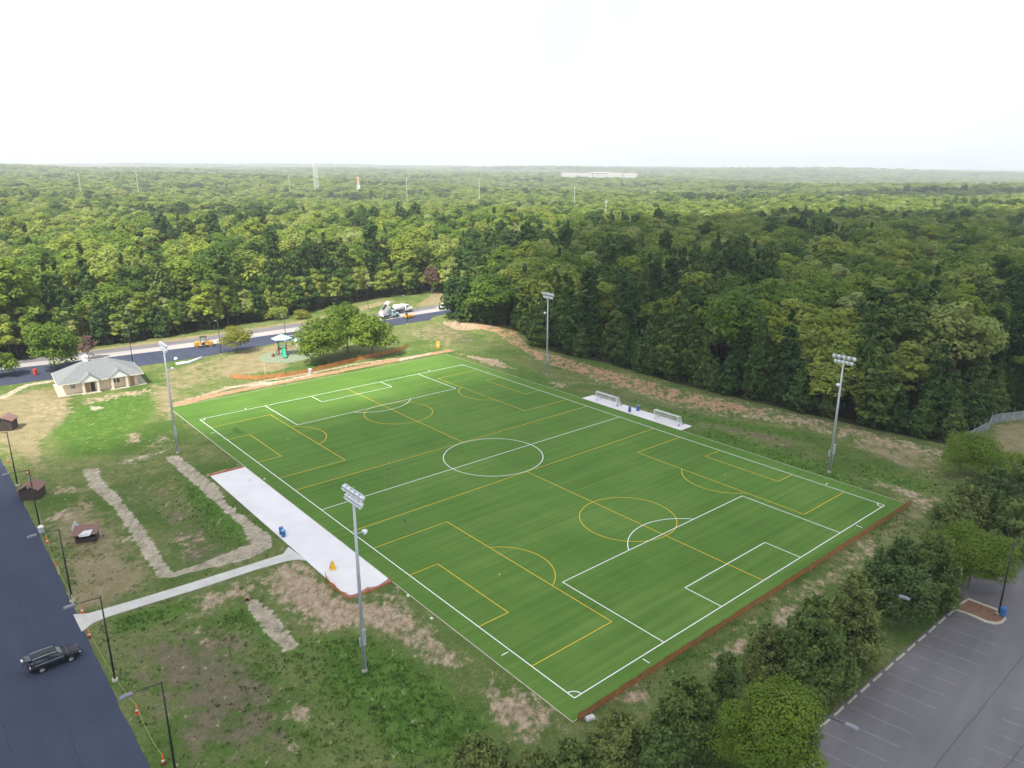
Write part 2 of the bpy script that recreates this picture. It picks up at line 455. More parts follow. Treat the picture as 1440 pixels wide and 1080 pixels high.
class MB:
    """Collects shapes into one mesh."""
    def __init__(self):
        self.v, self.f = [], []

    def add(self, vs, fs, M=None):
        k = len(self.v)
        self.v += [tuple(M @ Vector(p)) if M else tuple(p) for p in vs]
        self.f += [tuple(i + k for i in q) for q in fs]
        return self

    def box(self, c, s, rz=0.0, taper=1.0, M=None):
        hx, hy, hz = s[0] / 2, s[1] / 2, s[2] / 2
        ca, sa = math.cos(rz), math.sin(rz)
        vs = []
        for z, t in ((-hz, 1), (hz, taper)):
            for x, y in ((-hx, -hy), (hx, -hy), (hx, hy), (-hx, hy)):
                x, y = x * t, y * t
                vs.append((c[0] + x * ca - y * sa, c[1] + x * sa + y * ca, c[2] + z))
        return self.add(vs, [(3, 2, 1, 0), (4, 5, 6, 7), (0, 1, 5, 4), (1, 2, 6, 5), (2, 3, 7, 6), (3, 0, 4, 7)], M)

    def tube(self, pts, rad, n=8, caps=True, M=None):
        pts = [Vector(p) for p in pts]
        rad = rad if isinstance(rad, (list, tuple)) else [rad] * len(pts)
        vs, fs = [], []
        for i, p in enumerate(pts):
            d = (pts[min(i + 1, len(pts) - 1)] - pts[max(i - 1, 0)]).normalized()
            a = d.orthogonal().normalized() if abs(d.z) < 0.99 else Vector((1, 0, 0))
            if abs(d.z) < 0.99: a = d.cross(Vector((0, 0, 1))).normalized()
            bb = d.cross(a).normalized()
            for k in range(n):
                t = 2 * PI * k / n
                vs.append(p + (a * math.cos(t) + bb * math.sin(t)) * rad[i])
        for i in range(len(pts) - 1):
            for k in range(n):
                fs.append((i * n + k, i * n + (k + 1) % n, (i + 1) * n + (k + 1) % n, (i + 1) * n + k))
        if caps:
            fs.append(tuple(range(n - 1, -1, -1)))
            fs.append(tuple(range((len(pts) - 1) * n, len(pts) * n)))
        return self.add(vs, fs, M)

    def lathe(self, prof, n=14, c=(0, 0, 0), M=None, squash=(1, 1)):
        vs, fs = [], []
        for r, z in prof:
            for k in range(n):
                t = 2 * PI * k / n
                vs.append((c[0] + r * math.cos(t) * squash[0], c[1] + r * math.sin(t) * squash[1], c[2] + z))
        for i in range(len(prof) - 1):
            for k in range(n):
                fs.append((i * n + k, i * n + (k + 1) % n, (i + 1) * n + (k + 1) % n, (i + 1) * n + k))
        fs.append(tuple(range(n - 1, -1, -1)))
        fs.append(tuple(range((len(prof) - 1) * n, len(prof) * n)))
        return self.add(vs, fs, M)

    def prism(self, poly, z0, z1, M=None):
        n = len(poly)
        vs = [(x, y, z0) for x, y in poly] + [(x, y, z1) for x, y in poly]
        fs = [tuple(range(n - 1, -1, -1)), tuple(range(n, 2 * n))]
        fs += [(i, (i + 1) % n, n + (i + 1) % n, n + i) for i in range(n)]
        return self.add(vs, fs, M)

    def side(self, prof, y0, y1, M=None):
        """A profile drawn in the x-z plane, given width from y0 to y1."""
        n = len(prof)
        vs = [(x, y0, z) for x, z in prof] + [(x, y1, z) for x, z in prof]
        fs = [tuple(range(n)), tuple(range(2 * n - 1, n - 1, -1))]
        fs += [((i + 1) % n, i, n + i, n + (i + 1) % n) for i in range(n)]
        return self.add(vs, fs, M)

    def ribbon(self, pts, w, z, closed=False):
        """A flat strip of width w along a line of points."""
        pts = [Vector((p[0], p[1], 0)) for p in pts]
        n = len(pts)
        vs, fs = [], []
        for i, p in enumerate(pts):
            a = pts[(i - 1) % n] if closed else pts[max(i - 1, 0)]
            c = pts[(i + 1) % n] if closed else pts[min(i + 1, n - 1)]
            d = (c - a).normalized()
            s = Vector((-d.y, d.x, 0)) * (w / 2)
            vs += [(p.x + s.x, p.y + s.y, z), (p.x - s.x, p.y - s.y, z)]
        m = n if closed else n - 1
        for i in range(m):
            j = (i + 1) % n
            fs.append((2 * i, 2 * i + 1, 2 * j + 1, 2 * j))
        return self.add(vs, fs)

    def build(self, name, mat, parent=None, smooth=False, bevel=0.0):
        me = bpy.data.meshes.new(name)
        me.from_pydata(self.v, [], self.f)
        me.materials.append(mat)
        if smooth:
            me.polygons.foreach_set('use_smooth', [True] * len(me.polygons))
        o = bpy.data.objects.new(name, me)
        C.objects.link(o)
        if parent: o.parent = parent
        if bevel:
            md = o.modifiers.new('bevel', 'BEVEL'); md.width = bevel; md.segments = 2; md.limit_method = 'ANGLE'
        return o


def empty(name, loc, rz=0.0, **k):
    o = bpy.data.objects.new(name, None)
    o.empty_display_size = 0.3
    o.location = loc
    o.rotation_euler = (0, 0, rz)
    C.objects.link(o)
    return props(o, **k)


def copy_tree(o, parent=None):
    c = o.copy()
    C.objects.link(c)
    if parent: c.parent = parent
    for ch in list(o.children):
        copy_tree(ch, c)
    return c


def arc(cu, cv, r, a0, a1, n=40):
    return [F(cu + r * math.cos(a0 + (a1 - a0) * i / n), cv + r * math.sin(a0 + (a1 - a0) * i / n)) for i in range(n + 1)]


# ------------------------------------------------------------------ numpy geometry of the terrain
def poly_sd(X, Y, poly):
    """Signed distance to a polygon, positive inside."""
    P = np.array(poly, float)
    d = np.full(X.shape, 1e18)
    inside = np.zeros(X.shape, bool)
    n = len(P)
    for i in range(n):
        ax, ay = P[i]; bx, by = P[(i + 1) % n]
        ex, ey = bx - ax, by - ay
        t = np.clip(((X - ax) * ex + (Y - ay) * ey) / (ex * ex + ey * ey + 1e-12), 0, 1)
        d = np.minimum(d, (X - ax - t * ex) ** 2 + (Y - ay - t * ey) ** 2)
        c = ((ay > Y) != (by > Y)) & (X < (bx - ax) * (Y - ay) / (by - ay + 1e-12) + ax)
        inside ^= c
    d = np.sqrt(d)
    return np.where(inside, d, -d)


def line_d(X, Y, pts):
    d = np.full(X.shape, 1e18)
    for (ax, ay), (bx, by) in zip(pts[:-1], pts[1:]):
        ex, ey = bx - ax, by - ay
        t = np.clip(((X - ax) * ex + (Y - ay) * ey) / (ex * ex + ey * ey + 1e-12), 0, 1)
        d = np.minimum(d, (X - ax - t * ex) ** 2 + (Y - ay - t * ey) ** 2)
    return np.sqrt(d)


def sstep(a, b, x):
    t = np.clip((x - a) / (b - a), 0, 1)
    return t * t * (3 - 2 * t)


BASIN = GG([(155, 672), (235, 655), (345, 752), (345, 775), (240, 800), (205, 745)])
BANK = GG([(640, 448), (735, 470), (748, 492), (850, 516), (950, 546), (1080, 577), (1200, 605), (1330, 637)])


def Zt(X, Y):
    X = np.asarray(X, float); Y = np.asarray(Y, float)
    D = np.hypot(X, Y)
    k = sstep(300, 900, D)
    z = k * (-0.0076 * X - 0.0042 * D + 9 * np.sin(X / 310 + 1) * np.cos(Y / 410) + 4 * np.sin((X + 1.3 * Y) / 190)
             + 15 * np.sin(X / 1300 + 0.4) * np.sin(Y / 900 + 2) * sstep(900, 2500, D))
    z = z - 0.9 * sstep(0, 4.5, poly_sd(X, Y, BASIN))
    # low bank under the wood's edge on the far side
    fv = (X - F_C.x) * F_V.x + (Y - F_C.y) * F_V.y
    fu = (X - F_C.x) * F_U.x + (Y - F_C.y) * F_U.y
    bank = sstep(9, 2, line_d(X, Y, BANK)) * 1.0
    z = z + np.where((fv > 45) & (Y > 90), bank, 0) * sstep(44, 50, fv)
    return z


def z_at(x, y):
    return float(Zt(np.array([x]), np.array([y]))[0])


# outlines of the open park inside the woods
FOREST_EDGE = GG([(0, 512), (110, 491), (240, 473), (330, 459), (400, 446), (470, 432), (540, 419), (600, 413), (622, 408)]) + \
    [(-28, 300), (-14, 290), (-19, 262)] + \
    GG([(648, 456), (690, 462), (735, 472), (748, 492), (790, 503), (850, 515), (950, 545), (1080, 576), (1200, 604), (1335, 634),
        (1366, 608), (1392, 588), (1440, 578)])
PARK = [(-400, -200), (-400, 60), (-190, 130)] + FOREST_EDGE + [(190, 165), (260, 120), (260, -200)]

ROAD_A, ROAD_B = Vector((-132.2, 172.1, 0)), Vector((7.7, 7.1, 0))      # right-hand edge of the near-left road
ROAD_D = (ROAD_B - ROAD_A).normalized()
ROAD_N = Vector((ROAD_D.y, -ROAD_D.x, 0)).normalized()                   # towards its left (away from the field)
if ROAD_N.x > 0: ROAD_N = -ROAD_N

UP_NEAR = [(-170, 150), (-146, 160), (-123.6, 173), (-108, 183.5), (-94, 195.1), (-85.8, 201.5), (-74.9, 212.4), (-65.6, 223.2), (-52, 233), (-40, 241.5), (-32.7, 248.3), (-24, 255), (-10, 267), (10, 288)]
UP_SPLIT = [(-182, 163), (-158, 175), (-133, 188), (-116, 198), (-100.2, 208.5), (-92.5, 213.5), (-87.3, 217.8), (-79.1, 225.8), (-70, 233), (-58, 241), (-43, 252), (-34.9, 260), (-20, 273), (0, 294)]
UP_MID = [(-184, 166), (-160, 178), (-135.5, 191.5), (-119, 202.5), (-103, 213), (-96, 218.5), (-90, 223.3), (-82, 230.6), (-72.5, 238.5), (-60, 246.8), (-45, 257.5), (-36, 265.5), (-22.5, 278), (-3, 298)]
UP_FAR = [(-186, 169), (-162, 181.5), (-138, 195), (-122, 207), (-106, 217), (-99, 223), (-92, 228.5), (-84.5, 235.5), (-75, 243.8), (-62, 252), (-47, 262.5), (-38, 270.5), (-25, 283), (-6, 302)]

# ------------------------------------------------------------------ ground: one sheet to the horizon
def axis(lo, hi, step, far, near_far):
    mid = list(np.arange(lo, hi + 1e-6, step))
    up, s, x = [], step, hi
    while x < far:
        s *= 1.17; x += s; up.append(x)
    dn, s, x = [], step, lo
    while x > near_far:
        s *= 1.17; x -= s; dn.append(x)
    return np.array(dn[::-1] + mid + up)


gx = axis(-150, 116, 0.8, 15000, -15000)
gy = axis(44, 300, 0.8, 16000, -500)
GX, GY = np.meshgrid(gx, gy)
nv = GX.size
GZ = Zt(GX, GY)


def paint(layer, pts, soft=2.0, amt=1.0, line=None):
    pts = GG(pts)
    if line is None and layer is not L_straw: soft = soft * 1.5 + 0.6
    if layer is L_dirt or layer is L_dry: amt = min(1.0, amt * 1.22)
    P = np.array(pts)
    pad = soft + (line or 0) + 1
    sel = (GX > P[:, 0].min() - pad) & (GX < P[:, 0].max() + pad) & (GY > P[:, 1].min() - pad) & (GY < P[:, 1].max() + pad)
    if not sel.any(): return
    x, y = GX[sel], GY[sel]
    d = (line / 2 - line_d(x, y, pts)) if line else poly_sd(x, y, pts)
    v = sstep(-soft, soft, d) * amt
    layer[sel] = np.maximum(layer[sel], v)


L_lush, L_dry, L_brown = np.zeros(GX.shape), np.zeros(GX.shape), np.zeros(GX.shape)
L_dirt, L_straw, L_floor = np.zeros(GX.shape), np.zeros(GX.shape), np.zeros(GX.shape)
L_clay, L_far = np.zeros(GX.shape), np.zeros(GX.shape)

# lush grass
paint(L_lush, [(60, 612), (75, 590), (110, 570), (150, 550), (210, 548), (235, 565), (200, 610), (160, 640), (90, 650)], 3, 0.72)
paint(L_lush, [(190, 600), (230, 605), (235, 635), (190, 645)], 3, 0.55)
paint(L_lush, [(255, 655), (340, 735), (352, 768), (330, 760), (260, 700)], 1.5, 0.9)
paint(L_lush, [(440, 895), (520, 880), (600, 930), (660, 985), (705, 1010), (690, 1080), (560, 1080), (500, 1030), (440, 960)], 4, 0.88)
paint(L_lush, [(345, 840), (375, 850), (415, 890), (440, 895), (430, 960), (400, 930), (340, 890), (280, 880)], 3, 0.8)
paint(L_lush, [(150, 868), (300, 832), (410, 800), (400, 815), (300, 850), (160, 900)], 1.0, 0.75)
paint(L_lush, [(100, 775), (118, 760), (150, 770), (140, 790), (105, 795)], 1.0, 0.6)
paint(L_lush, [(560, 815), (600, 860), (700, 930), (800, 1010), (790, 1014), (700, 950), (600, 880), (555, 830)], 0.8, 0.75)
paint(L_lush, [(860, 1000), (1100, 842), (1275, 722), (1285, 735), (1130, 850), (960, 945)], 1.5, 0.85)
paint(L_lush, [(640, 500), (700, 520), (770, 560), (815, 560), (830, 554), (720, 505), (660, 490)], 2, 0.6)
paint(L_lush, [(965, 612), (1240, 700), (1270, 705), (1180, 660), (1000, 600)], 2, 0.8)
paint(L_lush, [(820, 545), (1000, 585), (1090, 600), (1160, 612), (1150, 622), (1080, 612), (950, 588)], 2, 0.75)
paint(L_lush, [(1180, 640), (1330, 680), (1320, 700), (1240, 690)], 2, 0.6)
paint(L_lush, [(120, 920), (165, 970), (215, 1080), (240, 1080), (190, 970), (140, 905)], 0.8, 0.7)
paint(L_lush, [(2, 655), (60, 755), (95, 840), (110, 840), (75, 755), (25, 665)], 0.8, 0.6)
paint(L_lush, [(330, 870), (410, 960), (480, 1050), (430, 1080), (370, 1000)], 2, 0.55)
paint(L_lush, [(400, 540), (575, 492), (610, 490), (605, 496), (560, 505), (430, 537)], 1.5, 0.6)
# dry grass
paint(L_dry, [(-30, 570), (60, 545), (100, 560), (90, 590), (55, 620), (60, 660), (20, 640), (-30, 600)], 3, 0.85)
paint(L_dry, [(310, 505), (345, 492), (420, 480), (425, 490), (400, 520), (330, 530), (300, 525)], 3, 0.75)
paint(L_dry, [(215, 520), (330, 495), (330, 530), (260, 550), (215, 550)], 3, 0.45)
paint(L_dry, [(205, 535), (260, 545), (250, 600), (215, 580)], 2, 0.55)
paint(L_dry, [(550, 465), (620, 450), (660, 470), (640, 490), (600, 485)], 3, 0.42)
paint(L_dry, [(55, 740), (120, 680), (190, 760), (220, 800), (110, 850)], 3, 0.55)
paint(L_dry, [(90, 790), (150, 780), (220, 805), (160, 850), (105, 860)], 2, 0.75)
paint(L_dry, [(1010, 905), (1060, 870), (1230, 745), (1290, 700), (1330, 700), (1240, 780), (1100, 880)], 3, 0.6)
paint(L_dry, [(1180, 600), (1330, 640), (1330, 670), (1250, 655), (1190, 630)], 3, 0.5)
paint(L_dry, [(1385, 620), (1400, 595), (1500, 590), (1500, 680), (1420, 660)], 2, 0.6)
paint(L_dry, [(240, 482), (330, 469), (440, 450), (440, 455), (330, 474)], 1.5, 0.9)
paint(L_dry, [(0, 522), (110, 500), (240, 480), (240, 484), (110, 505), (0, 528)], 1.5, 0.9)
paint(L_dry, [(-30, 524), (110, 497), (240, 479), (330, 467.5), (440, 451), (545, 424)], 2.5, 0.95, line=5.5)
paint(L_dry, [(585, 430), (625, 402), (650, 410), (640, 430)], 2, 0.95)
paint(L_dry, [(380, 800), (430, 795), (560, 860), (640, 930), (600, 930), (420, 860)], 2, 0.5)
# brown thin grass
paint(L_brown, [(150, 900), (330, 870), (420, 960), (430, 1080), (260, 1080), (200, 1000)], 5, 0.66)
paint(L_brown, [(230, 720), (280, 725), (330, 780), (290, 800), (235, 795)], 3, 0.6)
paint(L_brown, [(200, 680), (240, 680), (280, 720), (240, 735)], 2, 0.5)
paint(L_brown, [(800, 545), (1000, 600), (1080, 625), (1180, 650), (1090, 610), (950, 570), (850, 545)], 2.5, 0.62)
paint(L_brown, [(560, 460), (640, 455), (690, 480), (640, 490)], 4, 0.55)
paint(L_brown, [(1385, 615), (1440, 600), (1500, 640), (1500, 700), (1430, 680)], 3, 0.6)
# bare pinkish earth
paint(L_dirt, [(385, 795), (425, 790), (460, 830), (500, 845), (545, 845), (560, 870), (500, 880), (455, 888), (410, 862), (380, 825)], 2.0, 0.72)
paint(L_dirt, [(545, 830), (600, 875), (650, 940), (600, 935), (560, 890), (500, 880)], 2.0, 0.66)
paint(L_dirt, [(270, 840), (360, 815), (400, 800), (395, 815), (330, 845), (275, 868)], 1.5, 0.62)
paint(L_dirt, [(695, 955), (760, 995), (790, 1020), (740, 1040), (680, 1000)], 2, 0.64)
paint(L_dirt, [(730, 965), (785, 1005), (775, 1010), (725, 975)], 0.8, 0.75)
paint(L_dirt, [(865, 985), (905, 965), (930, 970), (900, 995)], 1.2, 0.66)
paint(L_dirt, [(990, 935), (1070, 870), (1110, 850), (1120, 880), (1010, 945)], 2.0, 0.64)
paint(L_dirt, [(1100, 850), (1220, 755), (1240, 770), (1150, 850)], 2, 0.5)
paint(L_dirt, [(1220, 675), (1250, 680), (1320, 705), (1310, 720), (1270, 700)], 1.5, 0.62)
paint(L_dirt, [(395, 990), (440, 995), (430, 1015), (400, 1010)], 0.8, 0.68)
paint(L_dirt, [(275, 880), (290, 885), (295, 915), (280, 910)], 0.6, 0.62)
paint(L_dirt, [(400, 1040), (415, 1050), (412, 1065)], 0.6, 0.66)
paint(L_dirt, [(180, 605), (200, 610), (195, 625), (180, 622)], 0.6, 0.6)
paint(L_dirt, [(215, 615), (245, 600), (240, 625), (205, 632)], 1.2, 0.42)
paint(L_dirt, [(110, 562), (160, 552), (215, 545), (225, 552), (160, 562), (115, 572)], 1.0, 0.46)
paint(L_dirt, [(30, 560), (95, 560), (120, 575), (70, 595), (30, 585)], 2.5, 0.36)
paint(L_dirt, [(245, 745), (275, 745), (285, 765), (260, 780), (240, 770)], 2, 0.58)
paint(L_dirt, [(62, 728), (95, 715), (100, 728), (65, 735)], 1, 0.72)
paint(L_dirt, [(70, 690), (110, 680), (112, 692), (75, 695)], 0.8, 0.6)
paint(L_dirt, [(620, 453), (740, 460), (742, 466), (640, 464)], 1.2, 0.9)
paint(L_dirt, [(640, 495), (700, 505), (728, 520), (690, 515)], 1.2, 0.62)
paint(L_dirt, [(765, 535), (800, 540), (790, 548)], 1.0, 0.6)
# clay bank along the woods and beside the far goal line
paint(L_clay, [(655, 459), (725, 463), (735, 480), (752, 496), (850, 521), (950, 551), (1080, 583), (1085, 590), (1000, 578), (930, 562), (840, 535), (760, 510), (720, 490), (700, 472)], 0.3, 0.52)
paint(L_dirt, [(930, 548), (1080, 578), (1180, 602), (1330, 640), (1330, 652), (1200, 622), (1080, 594), (1000, 580), (930, 560)], 0.3, 0.40)
paint(L_dirt, [(750, 497), (850, 522), (950, 553), (1085, 588), (1000, 586), (930, 566), (840, 538)], 0.3, 0.36)
paint(L_clay, [(247, 570), (300, 556), (380, 540), (450, 527), (530, 511), (632, 493)], 1.0, 0.95, line=2.6)
paint(L_dirt, [(250, 566), (320, 546), (385, 533), (440, 524), (500, 512), (560, 504)], 1.0, 0.75, line=1.8)
paint(L_clay, [(248, 575), (270, 598), (310, 640)], 1.0, 0.45, line=1.4)
paint(L_clay, [(296, 668), (344, 656)], 0.8, 0.9, line=1.6)
# erosion matting strips
paint(L_straw, [(112, 660), (140, 658), (142, 672), (170, 700), (205, 745), (240, 800), (243, 812), (225, 815), (200, 780), (160, 715), (125, 685)], 0.7, 0.85)
paint(L_straw, [(230, 643), (250, 640), (270, 655), (308, 685), (320, 708), (380, 752), (386, 768), (355, 785), (300, 798), (243, 812), (240, 806), (300, 785), (345, 765), (352, 768), (340, 740), (290, 697), (262, 672)], 0.7, 0.85)
paint(L_straw, [(346, 843), (362, 842), (385, 862), (421, 908), (402, 919), (375, 890), (352, 862)], 0.5, 0.95)
paint(L_straw, [(125, 650), (190, 655), (215, 645), (240, 632), (205, 637), (160, 650)], 0.7, 0.5)
paint(L_straw, [(160, 750), (178, 750), (182, 765), (162, 768)], 0.6, 0.5)
paint(L_straw, [(120, 568), (150, 572), (130, 582)], 0.6, 0.6)
paint(L_straw, [(0, 560), (37, 542), (74, 536)], 0.8, 0.9, line=2.2)
paint(L_straw, [(300, 546), (400, 534), (450, 522), (440, 528), (370, 543)], 0.8, 0.7)
paint(L_straw, [(560, 504), (610, 495), (600, 500), (560, 508)], 0.6, 0.8)
paint(L_straw, [(55, 640), (100, 690), (80, 700)], 1.0, 0.45)

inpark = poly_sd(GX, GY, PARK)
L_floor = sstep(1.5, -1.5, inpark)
for L_ in (L_lush, L_dry, L_brown):
    L_ *= sstep(-3, 0, inpark)
L_far = sstep(420, 700, np.hypot(GX, GY)) * (inpark < -5)

nxg, nyg = len(gx), len(gy)
idx = np.arange(nv).reshape(nyg, nxg)
quads = np.stack([idx[:-1, :-1], idx[:-1, 1:], idx[1:, 1:], idx[1:, :-1]], -1).reshape(-1, 4)


def np_mesh(name, verts, quads, mat, smooth=True, tint=None):
    me = bpy.data.meshes.new(name)
    me.vertices.add(len(verts)); me.vertices.foreach_set('co', np.ascontiguousarray(verts, np.float32).ravel())
    k = quads.shape[1]
    me.loops.add(quads.size); me.loops.foreach_set('vertex_index', quads.astype(np.int32).ravel())
    me.polygons.add(len(quads)); me.polygons.foreach_set('loop_start', np.arange(0, quads.size, k, dtype=np.int32))
    me.update(calc_edges=True)
    me.validate()
    if smooth: me.polygons.foreach_set('use_smooth', np.ones(len(quads), bool))
    me.materials.append(mat)
    if tint is not None:
        a = me.attributes.new('tint', 'FLOAT', 'FACE'); a.data.foreach_set('value', tint.astype(np.float32))
    return me


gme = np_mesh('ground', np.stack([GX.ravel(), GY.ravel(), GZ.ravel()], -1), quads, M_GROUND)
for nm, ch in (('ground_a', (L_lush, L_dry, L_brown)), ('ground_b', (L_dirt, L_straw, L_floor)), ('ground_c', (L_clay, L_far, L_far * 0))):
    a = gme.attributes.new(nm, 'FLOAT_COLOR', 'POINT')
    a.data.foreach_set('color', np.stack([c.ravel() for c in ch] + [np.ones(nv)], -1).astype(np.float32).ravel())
ground = bpy.data.objects.new('ground', gme)
C.objects.link(ground)
props(ground, kind='structure')

# ------------------------------------------------------------------ roads, lot, slabs
def sheet(name, poly, z, mat, kind='structure', parent=None):
    me = bpy.data.meshes.new(name)
    me.from_pydata([(x, y, z) for x, y in poly], [], [tuple(range(len(poly)))])
    me.materials.append(mat)
    o = bpy.data.objects.new(name, me)
    C.objects.link(o)
    if parent: o.parent = parent
    elif kind: o['kind'] = kind
    return o


def strip(name, a, b, z, mat, thick=0.0):
    mb = MB()
    n = len(a)
    vs = [(x, y, z) for x, y in a] + [(x, y, z) for x, y in b]
    mb.add(vs, [(i, i + 1, n + i + 1, n + i) for i in range(n - 1)])
    o = mb.build(name, mat)
    o['kind'] = 'structure'
    return o


# near-left road: ragged new asphalt edge
random.seed(4)
edge, outer = [], []
L_road = (ROAD_B - ROAD_A).length
for i in range(121):
    t = L_road * i / 120
    bow = 0.55 * math.sin(PI * max(0, min(1, (t - 30) / 110)))
    p = ROAD_A + ROAD_D * t - ROAD_N * (bow + random.uniform(-0.08, 0.08))
    edge.append((p.x, p.y)); q = ROAD_A + ROAD_D * t + ROAD_N * 26; outer.append((q.x, q.y))
road_near = strip('asphalt_road', outer, edge, 0.03, M_ROAD_NEW)
ms = MB()
for off in (4.6, 9.2, 13.8):                                   # paving seams
    pts = [tuple((ROAD_A + ROAD_D * (L_road * i / 60) + ROAD_N * (off + 0.06 * math.sin(i * 1.7)))[:2]) for i in range(61)]
    mb = MB(); mb.ribbon(pts, 0.16, 0.034)
    mb.build('paving_seam', M_SEAM, road_near)

strip('upper_road', UP_SPLIT, UP_NEAR, 0.03, M_ROAD_NEW)
strip('milled_strip', UP_MID, UP_SPLIT, 0.03, M_ROAD_MILLED)
strip('far_lane', UP_FAR, UP_MID, 0.03, M_ROAD_FAR)

# right parking lot
ST0, STD = Vector((29.2, 59.0, 0)), Vector((22.9, 18.8, 0)).normalized()
STN = Vector((STD.y, -STD.x, 0))                                 # into the lot
lot_edge = [ST0 + STD * t - STN * 0.35 for t in (-60, 30.6)] + [Vector((53.6, 80.5, 0)), Vector((58.5, 85.2, 0)), Vector((120, 138, 0))]
lot_poly = [(p.x, p.y) for p in lot_edge] + [(150, 110), (150, -40), (0, -60)]
lot = sheet('parking_lot', lot_poly, 0.02, M_ROAD_OLD)
STALL = Vector((0.76, -0.65, 0)).normalized()
for k in range(-8, 13):
    p = ST0 + STD * (0.1 + 2.66 * k) + STN * 0.4
    if k == 12: continue
    mb = MB(); mb.ribbon([p, p + STALL * 5.6], 0.10, 0.024); mb.build('stall_line', M_STALL, lot)
row2 = Vector((46.5, 58.0, 0))
for k in range(-5, 6):
    p = row2 + STD * 2.66 * k - STALL * 1.2
    mb = MB(); mb.ribbon([p, p + STALL * 5.6], 0.10, 0.024); mb.build('stall_line', M_STALL, lot)
for a, b in (((56.3, 70.4), (34.5, 51.5)), ((62, 68), (43.6, 54.0))):
    pts = [(a[0] + (b[0] - a[0]) * i / 12 + random.uniform(-.06, .06), a[1] + (b[1] - a[1]) * i / 12 + random.uniform(-.06, .06)) for i in range(13)]
    mb = MB(); mb.ribbon(pts, 0.07, 0.024); mb.build('asphalt_crack', M_LOTCRACK, lot)

# kerbed island at the end of the parking row
isl = GG([(1338, 857), (1359, 864), (1385, 876), (1399, 879), (1409, 877.5), (1415, 872), (1414, 865), (1404, 858), (1385, 851), (1362, 842)])
isl_in = GG([(1343, 857), (1362, 863), (1386, 873.5), (1399, 876), (1407, 875), (1411.5, 871), (1411, 866), (1402, 860), (1384, 853), (1362, 844.5)])
island = empty('kerb_island', (0, 0, 0)); island['kind'] = 'structure'
mb = MB()
n_ = len(isl)
vs = [(x, y, 0.0) for x, y in isl] + [(x, y, 0.15) for x, y in isl] + [(x, y, 0.15) for x, y in isl_in] + [(x, y, 0.0) for x, y in isl_in]
fs = []
for i in range(n_):
    j = (i + 1) % n_
    fs += [(i, j, n_ + j, n_ + i), (n_ + i, n_ + j, 2 * n_ + j, 2 * n_ + i), (2 * n_ + i, 2 * n_ + j, 3 * n_ + j, 3 * n_ + i)]
mb.add(vs, fs)
mb.build('kerb', M_KERB, island)
sheet('mulch_bed', isl_in, 0.11, M_MULCH, parent=island)

# concrete slabs beside the field
def uvpoly(pts):
    return [tuple(F(u, v)[:2]) for u, v in pts]


pad_l = MB()
pad_l.prism(uvpoly([(-24.3, -42.92), (24.9, -42.92), (24.9, -36.85), (-24.3, -36.85)]), -0.1, 0.07)
pl = pad_l.build('concrete_pad', M_CONC); pl['kind'] = 'structure'
pad_r = MB().prism(uvpoly([(-14.4, 37.62), (13.55, 37.62), (13.55, 41.3), (-14.4, 41.3)]), -0.1, 0.07).build('far_concrete_pad', M_CONC)
pad_r['kind'] = 'structure'
path_px = [(103, 864.5), (125, 863), (200, 841), (280, 816.5), (360, 791.5), (398, 779.5), (405.5, 769.5), (431, 788.5), (420, 787), (404, 789), (360, 801.5), (280, 828), (200, 852.5), (150, 868.5), (130, 877), (115, 889)]
pth = MB().prism(GG(path_px), -0.1, 0.062).build('footpath', M_PATH); pth['kind'] = 'structure'

# ------------------------------------------------------------------ turf field with its markings
turf = empty('turf_field', F_C, F_TH); turf['kind'] = 'structure'
U0, U1, V0, V1 = -68.0, 58.0, -36.75, 37.5
mb = MB(); mb.prism([(U0, V0), (U1, V0), (U1, V1), (U0, V1)], -0.1, 0.05); mb.build('turf', M_TURF, turf)
mb = MB()
k_ = 0.09
mb.prism([(U0 - k_, V0 - k_), (U1 + k_, V0 - k_), (U1 + k_, V0), (U0 - k_, V0)], -0.1, 0.07)
mb.prism([(U0 - k_, V1), (U1 + k_, V1), (U1 + k_, V1 + k_), (U0 - k_, V1 + k_)], -0.1, 0.07)
mb.prism([(U0 - k_, V0), (U0, V0), (U0, V1), (U0 - k_, V1)], -0.1, 0.07)
mb.prism([(U1, V0), (U1 + k_, V0), (U1 + k_, V1), (U1, V1)], -0.1, 0.07)
mb.build('turf_kerb', M_KERB, turf)


def mark(name, pts, w, mat, z, closed=False):
    mb = MB(); mb.ribbon(pts, w, z, closed)
    return mb.build(name, mat, turf)


def circ(cu, cv, r, a0=0.0, a1=2 * PI, n=72):
    return [(cu + r * math.cos(a0 + (a1 - a0) * i / n), cv + r * math.sin(a0 + (a1 - a0) * i / n)) for i in range(n + (0 if a1 - a0 > 6.28 else 1))]


YD = 0.9144
HL, HW = F_L / 2, F_W / 2
zy, zw = 0.054, 0.058
WW, YW = 0.135, 0.115
